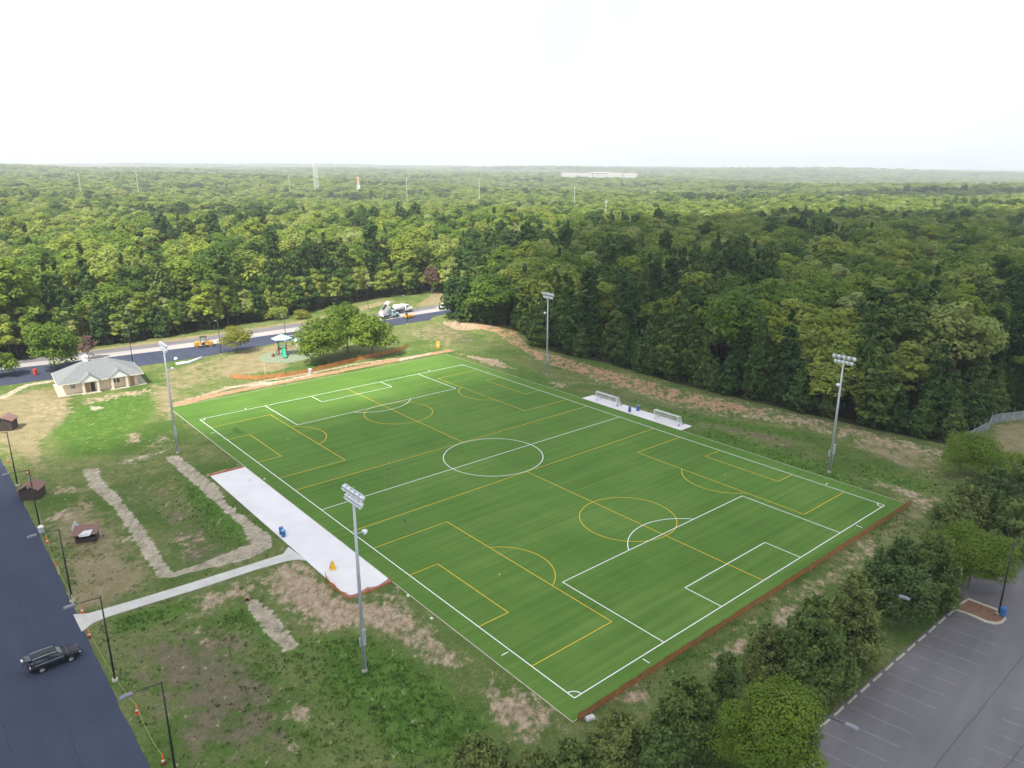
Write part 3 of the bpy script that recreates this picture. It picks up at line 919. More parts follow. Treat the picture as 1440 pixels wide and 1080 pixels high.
# yellow small fields laid across
for s in (-1, 1):
    mark('yellow_line', [(s * 9.4, -HW), (s * 9.4, HW)], YW, M_YELLOWLINE, zy)
    mark('yellow_line', [(s * 9.4, 0), (s * HL, 0)], YW, M_YELLOWLINE, zy + 0.001)
    mark('yellow_circle', circ(s * 32.6, 0, 7.315), YW, M_YELLOWLINE, zy + 0.002, True)
    for e in (-1, 1):
        v_pa, v_gb = e * (HW - 12.6), e * (HW - 4.5)
        mark('yellow_line', [(s * 15.85, v_pa), (s * 49.25, v_pa)], YW, M_YELLOWLINE, zy)
        mark('yellow_line', [(s * 15.85, v_pa), (s * 15.85, e * HW)], YW, M_YELLOWLINE, zy + 0.001)
        mark('yellow_line', [(s * 49.25, v_pa), (s * 49.25, e * HW)], YW, M_YELLOWLINE, zy + 0.001)
        mark('yellow_line', [(s * 25.15, v_gb), (s * 39.95, v_gb)], YW, M_YELLOWLINE, zy)
        mark('yellow_line', [(s * 25.15, v_gb), (s * 25.15, e * HW)], YW, M_YELLOWLINE, zy + 0.001)
        mark('yellow_line', [(s * 39.95, v_gb), (s * 39.95, e * HW)], YW, M_YELLOWLINE, zy + 0.001)
        c = e * (HW - 9.14)
        h = math.asin(3.46 / 7.315)
        a = circ(s * 32.6, c, 7.315, h, PI - h, 36)
        if e > 0: a = [(x, 2 * c - y) for x, y in a]
        mark('yellow_arc', a, YW, M_YELLOWLINE, zy + 0.002)
        mark('yellow_spot', [(s * 32.6 - 0.12, c), (s * 32.6 + 0.12, c)], 0.24, M_YELLOWLINE, zy)
# white full-size field
for e in (-1, 1):
    mark('white_line', [(-HL, e * HW), (HL, e * HW)], WW, M_WHITELINE, zw)
    for s in (-1, 1):
        u = s * (HL - 10.0)
        mark('white_tick', [(u, e * (HW + 0.35)), (u, e * (HW + 1.3))], WW, M_WHITELINE, zw)
for s in (-1, 1):
    mark('white_line', [(s * HL, -HW), (s * HL, HW)], WW, M_WHITELINE, zw + 0.001)
    for wv, du in ((22 * YD, 18 * YD), (10 * YD, 6 * YD)):
        mark('white_line', [(s * (HL - du), -wv), (s * (HL - du), wv)], WW, M_WHITELINE, zw + 0.001)
        for e in (-1, 1):
            mark('white_line', [(s * HL, e * wv), (s * (HL - du), e * wv)], WW, M_WHITELINE, zw)
    h = math.acos(6 / 10)
    a = circ(HL - 12 * YD, 0, 10 * YD, PI - h, PI + h, 36)
    mark('white_arc', [(s * x, y) for x, y in a], WW, M_WHITELINE, zw + 0.002)
    for e in (-1, 1):
        a = circ(HL, HW, 1.0, PI, 1.5 * PI, 10)
        mark('white_arc', [(s * x, e * y) for x, y in a], WW, M_WHITELINE, zw + 0.002)
        mark('white_tick', [(s * (HL + 0.35), e * 24.2), (s * (HL + 1.3), e * 24.2)], WW, M_WHITELINE, zw)
mark('white_line', [(0, -HW), (0, HW)], WW, M_WHITELINE, zw + 0.001)
mark('white_circle', circ(0, 0, 10 * YD), WW, M_WHITELINE, zw + 0.002, True)
# wheel marks pressed into the new turf
for px in ([(538, 655), (537, 630), (545, 610), (560, 596)], [(550, 660), (550, 632), (560, 612), (580, 600)], [(541, 700), (541, 660), (546, 640)],
           [(558, 720), (557, 690), (561, 660), (568, 640)], [(569, 735), (568, 700), (572, 665)], [(560, 722), (580, 745), (612, 765)], [(573, 735), (590, 750), (620, 762)]):
    pts = []
    P_ = [G(*q) for q in px]
    for i in range(len(P_) - 1):
        for t in range(6):
            pts.append(P_[i].lerp(P_[i + 1], t / 6))
    pts.append(P_[-1])
    loc = [((p - F_C).dot(F_U), (p - F_C).dot(F_V)) for p in pts]
    mark('wheel_mark', loc, 0.22, M_TRACK, 0.0525)

# ------------------------------------------------------------------ clouds (above, out of the frame, casting the broad shade over the field)
def cloud(name, plan, base_z, thick, seed, soft=60.0, step=14.0):
    rs = np.random.RandomState(seed)
    off = SUN_DIR * (base_z / SUN_DIR.z)
    P = np.array(plan, float) + np.array([off.x, off.y])
    x0, y0 = P.min(0) - soft; x1, y1 = P.max(0) + soft
    xs, ys = np.arange(x0, x1, step), np.arange(y0, y1, step)
    X, Y = np.meshgrid(xs, ys)
    wob = sum(a * np.sin(X / w + rs.uniform(0, 6)) * np.cos(Y / (w * 1.2) + rs.uniform(0, 6)) for a, w in ((8, 70), (6, 33), (4, 17)))
    d = poly_sd(X, Y, P.tolist()) + wob
    t = np.clip(d / (soft * 1.6), 0, 1) ** 0.6
    puff = sum(a * np.abs(np.sin(X / w + rs.uniform(0, 6)) * np.sin(Y / w + rs.uniform(0, 6))) for a, w in ((0.5, 60), (0.3, 28), (0.2, 15)))
    zt = base_z + 6 + t * thick * (0.45 + puff)
    zb = base_z - t * 16 * (0.6 + puff)
    dens = sstep(-soft * 0.5, soft * 0.5, d)
    ny_, nx_ = X.shape
    keep = d > -soft * 0.5
    id_ = np.arange(X.size).reshape(ny_, nx_)
    q = np.stack([id_[:-1, :-1], id_[:-1, 1:], id_[1:, 1:], id_[1:, :-1]], -1).reshape(-1, 4)
    q = q[keep.ravel()[q].all(1)]
    v = np.concatenate([np.stack([X.ravel(), Y.ravel(), zt.ravel()], -1), np.stack([X.ravel(), Y.ravel(), zb.ravel()], -1)])
    qq = np.concatenate([q, q[:, ::-1] + X.size])
    used = np.unique(qq); mp = np.zeros(len(v), int); mp[used] = np.arange(len(used))
    me = np_mesh(name, v[used], mp[qq], M_CLOUD)
    a = me.attributes.new('vapour', 'FLOAT', 'POINT')
    a.data.foreach_set('value', np.concatenate([dens.ravel(), dens.ravel()])[used].astype(np.float32))
    o = bpy.data.objects.new(name, me); C.objects.link(o)
    return props(o, kind='structure')


M_CLOUD, n, l, b = new_mat('cloud_vapour')
at = n.new('ShaderNodeAttribute'); at.attribute_name = 'vapour'
geo = n.new('ShaderNodeNewGeometry')
cn = noise(n, l, geo.outputs['Position'], 0.02, 6, 0.65)
mr = n.new('ShaderNodeMapRange'); l.new(cn, mr.inputs['Value']); mr.inputs['From Min'].default_value = 0.25; mr.inputs['From Max'].default_value = 0.75
mr.inputs['To Min'].default_value = 0.66; mr.inputs['To Max'].default_value = 0.84
mu = n.new('ShaderNodeMath'); mu.operation = 'MULTIPLY'; l.new(at.outputs['Fac'], mu.inputs[0]); l.new(mr.outputs['Result'], mu.inputs[1])
tp = n.new('ShaderNodeBsdfTransparent'); tr = n.new('ShaderNodeBsdfTranslucent'); df = n.new('ShaderNodeBsdfDiffuse')
tr.inputs['Color'].default_value = (0.55, 0.57, 0.60, 1); df.inputs['Color'].default_value = (0.9, 0.9, 0.9, 1)
m1 = n.new('ShaderNodeMixShader'); m1.inputs['Fac'].default_value = 0.5
l.new(df.outputs['BSDF'], m1.inputs[1]); l.new(tr.outputs['BSDF'], m1.inputs[2])
m2 = n.new('ShaderNodeMixShader'); l.new(mu.outputs[0], m2.inputs['Fac']); l.new(tp.outputs['BSDF'], m2.inputs[1]); l.new(m1.outputs['Shader'], m2.inputs[2])
l.new(m2.outputs['Shader'], n['Material Output'].inputs['Surface'])
cloud('cloud', [(-700, -350), (-330, 20), (-135, 88), (-88, 120), (-60, 142), (-42, 161), (-18, 193), (-2, 222), (12, 300), (34, 390), (66, 470), (140, 530), (230, 600),
                (480, 610), (900, 480), (1000, -100), (600, -500), (-300, -600)], 900, 120, 3, soft=34)
cloud('cloud', [(60, 1150), (300, 1060), (620, 1080), (900, 1200), (760, 1330), (400, 1300)], 950, 130, 8, soft=60, step=20)
cloud('cloud', [(-900, 1700), (-500, 1560), (-100, 1650), (-250, 1900), (-700, 1960)], 950, 130, 9, soft=70, step=24)

# ------------------------------------------------------------------ foliage
def leaves(centres, normals, size, rs, aspect=1.0, jitter=0.45, tint=None):
    """Leaf-sized quads round the given points."""
    n = len(centres)
    nrm = normals + rs.normal(0, jitter, (n, 3))
    nrm /= np.linalg.norm(nrm, axis=1, keepdims=True) + 1e-9
    a = np.cross(nrm, rs.normal(0, 1, (n, 3)))
    a /= np.linalg.norm(a, axis=1, keepdims=True) + 1e-9
    b = np.cross(nrm, a)
    s = (size * rs.uniform(0.6, 1.35, n))[:, None] * 0.5
    a, b = a * s * aspect, b * s
    fold = nrm * s * 0.35
    v = np.stack([centres - a, centres - b * 0.9 + fold, centres + a, centres + b * 0.9 + fold], 1).reshape(-1, 3)
    q = np.arange(n * 4).reshape(-1, 4)
    return v, q, (tint if tint is not None else rs.uniform(0, 1, n))


def sphere_dirs(rs, n, zmin=-1.0):
    z = rs.uniform(zmin, 1, n); t = rs.uniform(0, 2 * PI, n); r = np.sqrt(1 - z * z)
    return np.stack([r * np.cos(t), r * np.sin(t), z], -1)


def broad_crown(name, seed, Rr, T, z0, ncl, nl, ls, mat, pointed=0.0, crown_tint=0.5):
    """Round-headed crown made of separate leafy boughs with gaps between them."""
    rs = np.random.RandomState(seed)
    zc, hz = (z0 + T) / 2, (T - z0) / 2
    d = sphere_dirs(rs, ncl, -0.75)
    rad = rs.uniform(0.36, 0.96, ncl)
    cl = d * rad[:, None] * np.array([Rr, Rr, hz * 0.92]) + np.array([0, 0, zc])
    shrink = 1 - pointed * np.clip((cl[:, 2] - z0) / (T - z0), 0, 1)
    cl[:, :2] *= shrink[:, None]
    cl[:, :2] += rs.normal(0, Rr * 0.07, (ncl, 2))
    cr = Rr * rs.uniform(0.19, 0.42, ncl) * (0.75 + 0.25 * shrink)
    per = np.maximum(8, (nl * cr ** 2 / (cr ** 2).sum()).astype(int))
    pts, nor, tin = [], [], []
    for c, r, k in zip(cl, cr, per):
        dd = sphere_dirs(rs, k, -0.55)
        rr = r * rs.uniform(0.74, 1.07, k)
        p = c + dd * rr[:, None] * np.array([1, 1, 0.78])
        pts.append(p); nor.append(dd * 0.85 + np.array([0, 0, 0.5])); tin.append(np.clip(rs.uniform(0, 1) * 0.6 + rs.uniform(0, 0.4, k), 0, 1))
    v, q, t = leaves(np.concatenate(pts), np.concatenate(nor), ls, rs, 1.15, 0.25, np.concatenate(tin))
    return np_mesh(name, v, q, mat, smooth=False, tint=t)


def pine_crown(name, seed, Rr, T, z0, whorls, nl, ls, mat, power=0.8, droop=0.12, flat=0.28):
    """Conifer crown: tiers of spreading boughs carrying flat sprays of needles."""
    rs = np.random.RandomState(seed)
    pts, nor, tin = [], [], []
    zs = np.sort(z0 + (T - z0) * rs.uniform(0, 1, whorls) ** 0.92)
    bl = []
    for z in zs:
        f = (z - z0) / (T - z0)
        L = Rr * max(0.12, (1 - f) ** power) * rs.uniform(0.72, 1.1) * (0.75 + 0.25 * min(1, f * 6))
        for k in range(rs.randint(4, 7)):
            bl.append((z, L * rs.uniform(0.65, 1.12), rs.uniform(0, 2 * PI), f))
    tot = sum(b_[1] ** 1.5 for b_ in bl)
    for z, L, az, f in bl:
        k = max(5, int(nl * L ** 1.5 / tot))
        u = rs.uniform(0.12, 1, k) ** 0.6
        w = L * flat * (1.1 - u * 0.6)
        side = rs.normal(0, 1, k) * w * 0.8
        zz = z + u * L * (0.12 + 0.35 * f) - droop * L * u ** 2 + rs.normal(0, 1, k) * (0.09 * L + 0.08) + np.maximum(0, u - 0.7) * 0.25 * L
        ca, sa = math.cos(az), math.sin(az)
        p = np.stack([u * L * ca - side * sa, u * L * sa + side * ca, zz], -1)
        pts.append(p)
        nn = np.stack([np.full(k, ca * 0.45), np.full(k, sa * 0.45), np.full(k, 0.85)], -1)
        nor.append(nn); tin.append(np.clip(0.3 + 0.5 * rs.uniform() + rs.uniform(-0.3, 0.3, k), 0, 1))
    v, q, t = leaves(np.concatenate(pts), np.concatenate(nor), ls, rs, 1.5, 0.5, np.concatenate(tin))
    return np_mesh(name, v, q, mat, smooth=False, tint=t)


def trunk_mesh(name, seed, T, r, mat, limbs=4, z_l=0.35, reach=0.25, straight=0.0):
    rs = random.Random(seed)
    mb = MB()
    bx, by = rs.uniform(-.03, .03) * T * (1 - straight), rs.uniform(-.03, .03) * T * (1 - straight)
    top = Vector((bx * 1.5, by * 1.5, T * 0.86))
    mid = Vector((bx, by, T * 0.45))
    mb.tube([(0, 0, -0.3), (0, 0, T * 0.08), mid, top], [r * 1.35, r, r * 0.75, r * 0.2], 7)
    for k in range(limbs):
        z = T * rs.uniform(z_l, 0.75)
        a = rs.uniform(0, 2 * PI)
        L = T * reach * rs.uniform(0.6, 1.1)
        b0 = Vector((bx * z / T * 2, by * z / T * 2, z))
        b1 = b0 + Vector((math.cos(a) * L * .5, math.sin(a) * L * .5, L * 0.35))
        b2 = b0 + Vector((math.cos(a) * L, math.sin(a) * L, L * 0.8))
        mb.tube([b0, b1, b2], [r * 0.45, r * 0.28, r * 0.09], 5)
    me = bpy.data.meshes.new(name)
    me.from_pydata(mb.v, [], mb.f)
    me.materials.append(mat)
    return me


# kinds of woodland tree: (name, crown mesh, trunk mesh, crown radius, height)
KIND = []


def kind(nm, crown, trunk, r, T, word):
    KIND.append(dict(name=nm, crown=crown, trunk=trunk, r=r, T=T, word=word))


for i, (r_, T_, z_, nc, nl_, pt) in enumerate([(5.2, 19, 5, 54, 4200, .1), (4.6, 20.5, 5, 52, 4000, .25), (6.2, 18, 5, 66, 5000, .05), (3.9, 21, 4, 48, 3600, .35), (5.6, 20, 6, 58, 4400, .15)]):
    kind('broadleaf_tree', broad_crown('crown', 10 + i, r_, T_, z_, nc, nl_, 0.66, M_LEAF, pt), trunk_mesh('trunk', 30 + i, T_, 0.26, M_BARK), r_, T_, 'broadleaf tree')
kind('pine_tree', pine_crown('crown', 50, 4.0, 19, 2.0, 34, 3200, 0.62, M_PINE), trunk_mesh('trunk', 51, 19, 0.2, M_BARK, 0, straight=.8), 4.0, 19, 'pine')
kind('pine_tree', pine_crown('crown', 52, 4.4, 20, 7, 22, 2600, 0.66, M_PINE, power=0.45, droop=0.05), trunk_mesh('trunk', 53, 20, 0.2, M_BARK, 3, straight=.8), 4.4, 20, 'tall pine')
kind('broadleaf_tree', broad_crown('crown', 60, 3.1, 12, 1.2, 34, 2200, 0.55, M_LEAF, .55), trunk_mesh('trunk', 61, 12, 0.13, M_BARK), 3.1, 12, 'young broadleaf tree')
kind('pine_tree', pine_crown('crown', 54, 3.6, 12, 0.6, 26, 2400, 0.55, M_PINE, power=0.7), trunk_mesh('trunk', 55, 12, 0.13, M_BARK, 0, straight=.8), 3.6, 12, 'low pine')
kind('pine_tree', pine_crown('crown', 56, 4.2, 22, 13.5, 14, 1700, 0.62, M_PINE, power=0.3, droop=0.02), trunk_mesh('trunk', 57, 22, 0.2, M_PALEBARK, 5, z_l=.4, reach=.1, straight=.6), 4.2, 22, 'bare-stemmed pine')
kind('bush', broad_crown('crown', 62, 2.6, 4.6, -0.3, 26, 1500, 0.45, M_LEAF, .1), trunk_mesh('trunk', 63, 4.6, 0.09, M_BARK), 2.6, 4.6, 'bush')


def plant(k, x, y, s, sz, rz, name=None, label=None, cat='tree', group=None, crown=None, trunk=None):
    K = KIND[k] if k is not None else None
    nm = name or K['name']
    e = bpy.data.objects.new(nm, None)
    e.empty_display_size = 0.5
    e.location = (x, y, z_at(x, y) - 0.05)
    e.rotation_euler = (0, 0, rz)
    e.scale = (s, s, sz)
    C.objects.link(e)
    props(e, label=label, cat=cat, group=group)
    for part, me in (('crown', crown or K['crown']), ('trunk', trunk or K['trunk'])):
        o = bpy.data.objects.new(part, me)
        C.objects.link(o)
        o.parent = e
    return e


# where woodland trees stand
rs = np.random.RandomState(77)


def scatter(r0, r1, cell, amax=R(47)):
    n = int(r1 / cell) + 1
    ix, iy = np.meshgrid(np.arange(-n, n + 1), np.arange(0, n + 1))
    x = (ix + rs.uniform(-0.42, 0.42, ix.shape) + 0.5 * (iy % 2)) * cell
    y = (iy + rs.uniform(-0.42, 0.42, iy.shape)) * cell
    x, y = x.ravel(), y.ravel()
    D = np.hypot(x, y)
    ok = (D >= r0) & (D < r1) & (np.abs(np.arctan2(x, y)) < amax)
    return x[ok], y[ok]


def woods(x, y):
    sd = np.full(x.shape, 999.0)
    near = np.hypot(x, y) < 700
    sd[near] = -poly_sd(x[near], y[near], PARK)
    return sd


WARE = at_depth(842, 244, 2500)                               # the long white building on the skyline
HOUSE_FAR = at_depth(1071, 272, 1050)


def clearing(x, y):
    t = WARE.x / WARE.y
    c = (y > 2440) & (y < 2560) & (np.abs(x - t * y) < 160)
    c |= np.hypot(x - HOUSE_FAR.x, (y - HOUSE_FAR.y + 25) * 0.5) < 22
    return c


# nearest belt: sorted by distance, the first 300 stand as trees of their own
xa, ya = scatter(60, 470, 8.4)
sd = woods(xa, ya)
ok = (sd > 1.0)
xa, ya, sd = xa[ok], ya[ok], sd[ok]
right_wood = (xa > -22 + (ya - 250) * 0.12)
sa = np.where(right_wood, 1, 0)
pine_noise = np.sin(xa / 23 + 1.3) * np.cos(ya / 31 + 0.6) + rs.uniform(-0.5, 0.5, xa.size)
u_ = rs.uniform(0, 1, xa.size)
kd = rs.choice([0, 1, 2, 3, 4], xa.size)
kd = np.where(pine_noise > 0.55, np.where(u_ < 0.5, 5, 6), kd)
edge_r = (sd < 11) & right_wood
kd = np.where(right_wood & (sd < 60) & (pine_noise > -0.25) & (u_ < 0.8), np.where(u_ < 0.5, 5, 6), kd)
kd = np.where(edge_r & (u_ < 0.78), 5, kd)
edge_l = (sd < 9) & ~right_wood
kd = np.where(edge_l, np.where(u_ < 0.42, 7, np.where(u_ < 0.66, 8, np.where(u_ < 0.8, 10, kd))), kd)
edge_l2 = (sd >= 9) & (sd < 26) & ~right_wood
kd = np.where(edge_l2 & (u_ < 0.45), 5, kd)
bare = right_wood & (np.hypot(xa - 92, (ya - 165)) < 13) & (u_ < 0.5) & (sd > 9)
kd = np.where(bare, 9, kd)
low = (sd < 6.5) & right_wood
kd = np.where(low & (u_ > 0.86), 8, kd)
sc = rs.uniform(0.82, 1.16, xa.size) * np.where(right_wood, 1.32, 1.42)
szs = sc / 1.38 * 1.06 * rs.uniform(0.86, 1.12, xa.size) * np.where(right_wood & (sd < 8), 0.78, 1.0)
con = np.isin(kd, (5, 6))
sc = np.where(con, sc * 0.82, sc); szs = np.where(con, szs * 1.1, szs)
# low growth filling the front of the woods
xe, ye = scatter(60, 420, 3.1)
se = woods(xe, ye)
oke = (se > 0.3) & (se < np.where(xe > -22 + (ye - 250) * 0.12, 6.5, 11))
xe, ye, se = xe[oke], ye[oke], se[oke]
re_ = xe > -22 + (ye - 250) * 0.12
ue = rs.uniform(0, 1, xe.size)
ke = np.where(re_, np.where(ue < 0.6, 8, 10), np.where(ue < 0.16, 8, np.where(ue < 0.62, 7, 10)))
ke = np.where(ye < 120, 10, ke)
sce = rs.uniform(0.6, 1.0, xe.size) * np.where(re_, 1.0, 1.3)
xa, ya, sd, kd, sc = np.append(xa, xe), np.append(ya, ye), np.append(sd, se), np.append(kd, ke), np.append(sc, sce)
szs = np.append(szs, sce * rs.uniform(0.8, 1.1, xe.size)); sa = np.append(sa, re_.astype(int))
# the nearest trees of the wood, by their size in the view
tall = np.array([K['T'] for K in KIND])[kd] * szs
size_in_photo = tall / np.hypot(xa, ya)
inview = np.abs(xa / ya) < 0.72
score = np.where(inview, size_in_photo, -1)
low_kind = np.isin(kd, (7, 8, 10))
order = np.argsort(-np.where(low_kind, -1, score))
order_low = np.argsort(-np.where(low_kind, score, -1))
first = np.concatenate([order[:205], order_low[:95]])
rest = np.setdiff1d(np.arange(xa.size), first)
ORD = ['', 'first', 'second', 'third', 'fourth', 'fifth', 'sixth', 'seventh', 'eighth', 'ninth', 'tenth', 'eleventh', 'twelfth']


def ordn(i):
    if i <= 12: return ORD[i]
    return '%d%s' % (i, 'th' if 10 <= i % 100 <= 20 else {1: 'st', 2: 'nd', 3: 'rd'}.get(i % 10, 'th'))


rows = [('front edge', 0, 7), ('second row', 7, 14), ('third row', 14, 21), ('fourth row', 21, 29), ('fifth row', 29, 38), ('sixth row', 38, 50), ('inner depths', 50, 1e9)]
for side_, wood in ((0, 'sunlit wood behind road'), (1, 'shaded wood behind clay bank')):
    for rn, lo, hi in rows:
        sel = [i for i in first if sa[i] == side_ and lo <= sd[i] < hi]
        sel.sort(key=lambda i: xa[i] / ya[i])
        cnt = {}
        for i in sel:
            k = int(kd[i])
            w = KIND[k]['word']
            cnt[w] = cnt.get(w, 0) + 1
            lab = '%s %s from left, %s of the %s' % (ordn(cnt[w]), w, rn, wood)
            plant(k, xa[i], ya[i], sc[i], szs[i], rs.uniform(0, 6.28), label=lab, cat='bush' if k == 10 else 'tree', group='trees of the ' + wood)

# everything behind them: one wood to the horizon
fx, fy, fk, fs, fz = [xa[rest]], [ya[rest]], [kd[rest]], [sc[rest]], [szs[rest]]
for r0, r1, cell, mul, mz in ((470, 1000, 10.2, 1.6, 1.02), (1000, 2200, 15.5, 2.4, 1.06), (2200, 4600, 27, 4.0, 1.15), (4600, 11000, 62, 8.2, 1.7)):
    x, y = scatter(r0, r1, cell)
    ok = (woods(x, y) > 1) & ~clearing(x, y)
    x, y = x[ok], y[ok]
    pn = np.sin(x / 73 + 1.3) * np.cos(y / 61 + 0.6) + rs.uniform(-0.35, 0.35, x.size)
    k = rs.choice([0, 1, 2, 3, 4], x.size)
    if r1 < 2500: k = np.where(pn > 0.72, rs.choice([5, 6], x.size), k)
    s = rs.uniform(0.78, 1.22, x.size) * mul
    fx.append(x); fy.append(y); fk.append(k); fs.append(s); fz.append(rs.uniform(0.8, 1.15, x.size) * mz)
fx, fy, fk, fs, fz = (np.concatenate(a) for a in (fx, fy, fk, fs, fz))
me = bpy.data.meshes.new('forest')
me.vertices.add(fx.size)
me.vertices.foreach_set('co', np.stack([fx, fy, Zt(fx, fy)], -1).astype(np.float32).ravel())
for nm, ty, val in (('sxy', 'FLOAT', fs), ('sz', 'FLOAT', fz), ('turn', 'FLOAT', rs.uniform(0, 6.28, fx.size))):
    a = me.attributes.new(nm, ty, 'POINT'); a.data.foreach_set('value', val.astype(np.float32))
a = me.attributes.new('species', 'INT', 'POINT'); a.data.foreach_set('value', fk.astype(np.int32))
forest = bpy.data.objects.new('forest', me)
C.objects.link(forest)
props(forest, label='dense mixed wood running back from the field to the horizon', cat='forest', kind='stuff')
ng = bpy.data.node_groups.new('forest_trees', 'GeometryNodeTree')
ng.interface.new_socket('Geometry', in_out='INPUT', socket_type='NodeSocketGeometry')
ng.interface.new_socket('Geometry', in_out='OUTPUT', socket_type='NodeSocketGeometry')
gn, gl = ng.nodes, ng.links
gi, go = gn.new('NodeGroupInput'), gn.new('NodeGroupOutput')
join = gn.new('GeometryNodeJoinGeometry')


def named(nm, ty):
    a = gn.new('GeometryNodeInputNamedAttribute'); a.data_type = ty; a.inputs['Name'].default_value = nm
    return [s for s in a.outputs if s.name == 'Attribute' and s.enabled][0]


sp, sxy, sz_, turn = named('species', 'INT'), named('sxy', 'FLOAT'), named('sz', 'FLOAT'), named('turn', 'FLOAT')
cx = gn.new('ShaderNodeCombineXYZ'); gl.new(sxy, cx.inputs[0]); gl.new(sxy, cx.inputs[1]); gl.new(sz_, cx.inputs[2])
cr_ = gn.new('ShaderNodeCombineXYZ'); gl.new(turn, cr_.inputs[2])
SRC = {}
for o in list(C.objects):
    if o.parent and o.name.startswith('crown'):
        for ki, K in enumerate(KIND):
            if o.data == K['crown'] and ki not in SRC: SRC[ki] = o
for ki in sorted(set(int(k) for k in fk)):
    if ki not in SRC: continue
    oi = gn.new('GeometryNodeObjectInfo'); oi.inputs['Object'].default_value = SRC[ki]; oi.transform_space = 'ORIGINAL'
    oi.inputs['As Instance'].default_value = True
    cmp = gn.new('FunctionNodeCompare'); cmp.data_type = 'INT'; cmp.operation = 'EQUAL'
    ia = [s for s in cmp.inputs if s.type == 'INT']
    gl.new(sp, ia[0]); ia[1].default_value = ki
    ip = gn.new('GeometryNodeInstanceOnPoints')
    gl.new(gi.outputs[0], ip.inputs['Points']); gl.new(cmp.outputs[0], ip.inputs['Selection']); gl.new(oi.outputs['Geometry'], ip.inputs['Instance'])
    gl.new(cr_.outputs[0], ip.inputs['Rotation']); gl.new(cx.outputs[0], ip.inputs['Scale'])
    gl.new(ip.outputs[0], join.inputs[0])
gl.new(join.outputs[0], go.inputs[0])
md = forest.modifiers.new('trees', 'NODES'); md.node_group = ng

# single trees of the park, each with a crown of its own
def own_tree(px, py, h_mid, T, Rr, z0, label, mat, pine=False, leaf=0.3, n=6000, seed=1, group=None, name=None, pointed=0.15, cat='tree', power=0.6, wh=26, ncl=60, bark=None):
    if group == LOTG: h_mid, T, Rr, leaf, n = h_mid * 1.2, T * 1.24, Rr * 1.36, leaf * 0.72, int(n * 2.3)
    c = G(px, py, h_mid)
    if pine: cm = pine_crown('crown', seed, Rr, T, z0, wh, n, leaf, mat, power=power, droop=0.06)
    else: cm = broad_crown('crown', seed, Rr, T, z0, ncl, n, leaf, mat, pointed)
    tm = trunk_mesh('trunk', seed + 500, T, 0.011 * T + 0.03, bark or M_BARK, 0 if pine else 5, straight=.6 if pine else 0)
    return plant(None, c.x, c.y, 1, 1, 0, name=name or ('pine_tree' if pine else 'broadleaf_tree'), label=label, cat=cat, group=group, crown=cm, trunk=tm)


LOTG = 'trees in the strip between the turf field and the parking lot'
own_tree(1088, 1030, 4.6, 8.6, 3.5, 0.9, 'bright green broadleaf tree nearest the camera beside the parking lot wheel stops', M_BRIGHT, leaf=0.25, n=16000, seed=201, group=LOTG, ncl=75, pointed=.3)
own_tree(1142, 912, 4.0, 8.4, 3.6, 0.6, 'broad grey green pine right behind the bright broadleaf tree', M_LOTPINE, True, 0.36, 9000, 202, LOTG)
own_tree(1196, 878, 4.0, 8.8, 3.0, 0.6, 'tall pine between the broad pine and the dark pine pair by the lot', M_LOTPINE, True, 0.36, 8000, 203, LOTG)
own_tree(1263, 828, 4.0, 8.8, 3.7, 0.5, 'green pine standing beside the half hidden lot lamp', M_LOTPINE, True, 0.36, 9000, 204, LOTG)
own_tree(1308, 806, 4.0, 8.0, 3.3, 0.5, 'dark pine between the lot lamp and the bright round tree', M_LOTPINE, True, 0.36, 8000, 205, LOTG)
own_tree(1370, 783, 3.8, 7.6, 3.4, 0.5, 'bright green spreading tree behind the kerb island with the blue bin', M_BRIGHT, leaf=0.27, n=15000, seed=206, group=LOTG, ncl=80, pointed=.25)
own_tree(1352, 722, 3.8, 7.8, 3.5, 0.4, 'pine just above the bright round tree at the field corner', M_LOTPINE, True, 0.38, 7500, 207, LOTG)
own_tree(1396, 708, 3.8, 8.0, 3.8, 0.4, 'pine second from the right edge above the bright round tree', M_LOTPINE, True, 0.38, 7500, 208, LOTG)
own_tree(1436, 696, 3.8, 8.0, 3.8, 0.4, 'pine cut by the right edge of the view below the brown bank', M_LOTPINE, True, 0.38, 7500, 209, LOTG)
own_tree(1418, 745, 3.4, 7.0, 3.2, 0.4, 'pine tucked behind the bright round tree towards the right edge', M_LOTPINE, True, 0.38, 6500, 210, LOTG)
own_tree(1374, 644, 3.0, 6.2, 3.7, 0.2, 'dark rounded tree at the end of the chain-link fence', M_LEAF, leaf=0.36, n=6500, seed=211, group=LOTG, pointed=.1)
own_tree(1430, 655, 1.6, 3.4, 2.6, 0.1, 'low green bush on the brown bank below the chain-link fence', M_LEAF, leaf=0.32, n=3000, seed=212, name='bush', cat='bush', group=LOTG)
own_tree(966, 1008, 3.0, 6.2, 3.1, 0.3, 'grey green pine left of the bright broadleaf tree at the bottom', M_LOTPINE, True, 0.32, 8000, 213, LOTG)
own_tree(872, 1052, 2.4, 5.0, 3.0, 0.2, 'low grey green pine just below the near corner of the field', M_LOTPINE, True, 0.30, 7500, 214, LOTG)
own_tree(806, 1082, 2.0, 4.2, 2.3, 0.2, 'small pine at the bottom below the near field corner', M_LOTPINE, True, 0.30, 5000, 215, LOTG)
own_tree(672, 1078, 1.8, 4.2, 2.2, 0.2, 'small olive pine alone on the lush grass at the bottom', M_LOTPINE, True, 0.28, 5000, 216, LOTG)
own_tree(1020, 952, 2.6, 5.4, 1.4, 0.5, 'thin dark young pine in front of the bright broadleaf tree', M_LOTPINE, True, 0.3, 2600, 217, LOTG)
own_tree(750, 1092, 1.6, 3.4, 2.0, 0.2, 'low pine between the two small pines at the bottom', M_LOTPINE, True, 0.28, 4000, 218, LOTG)
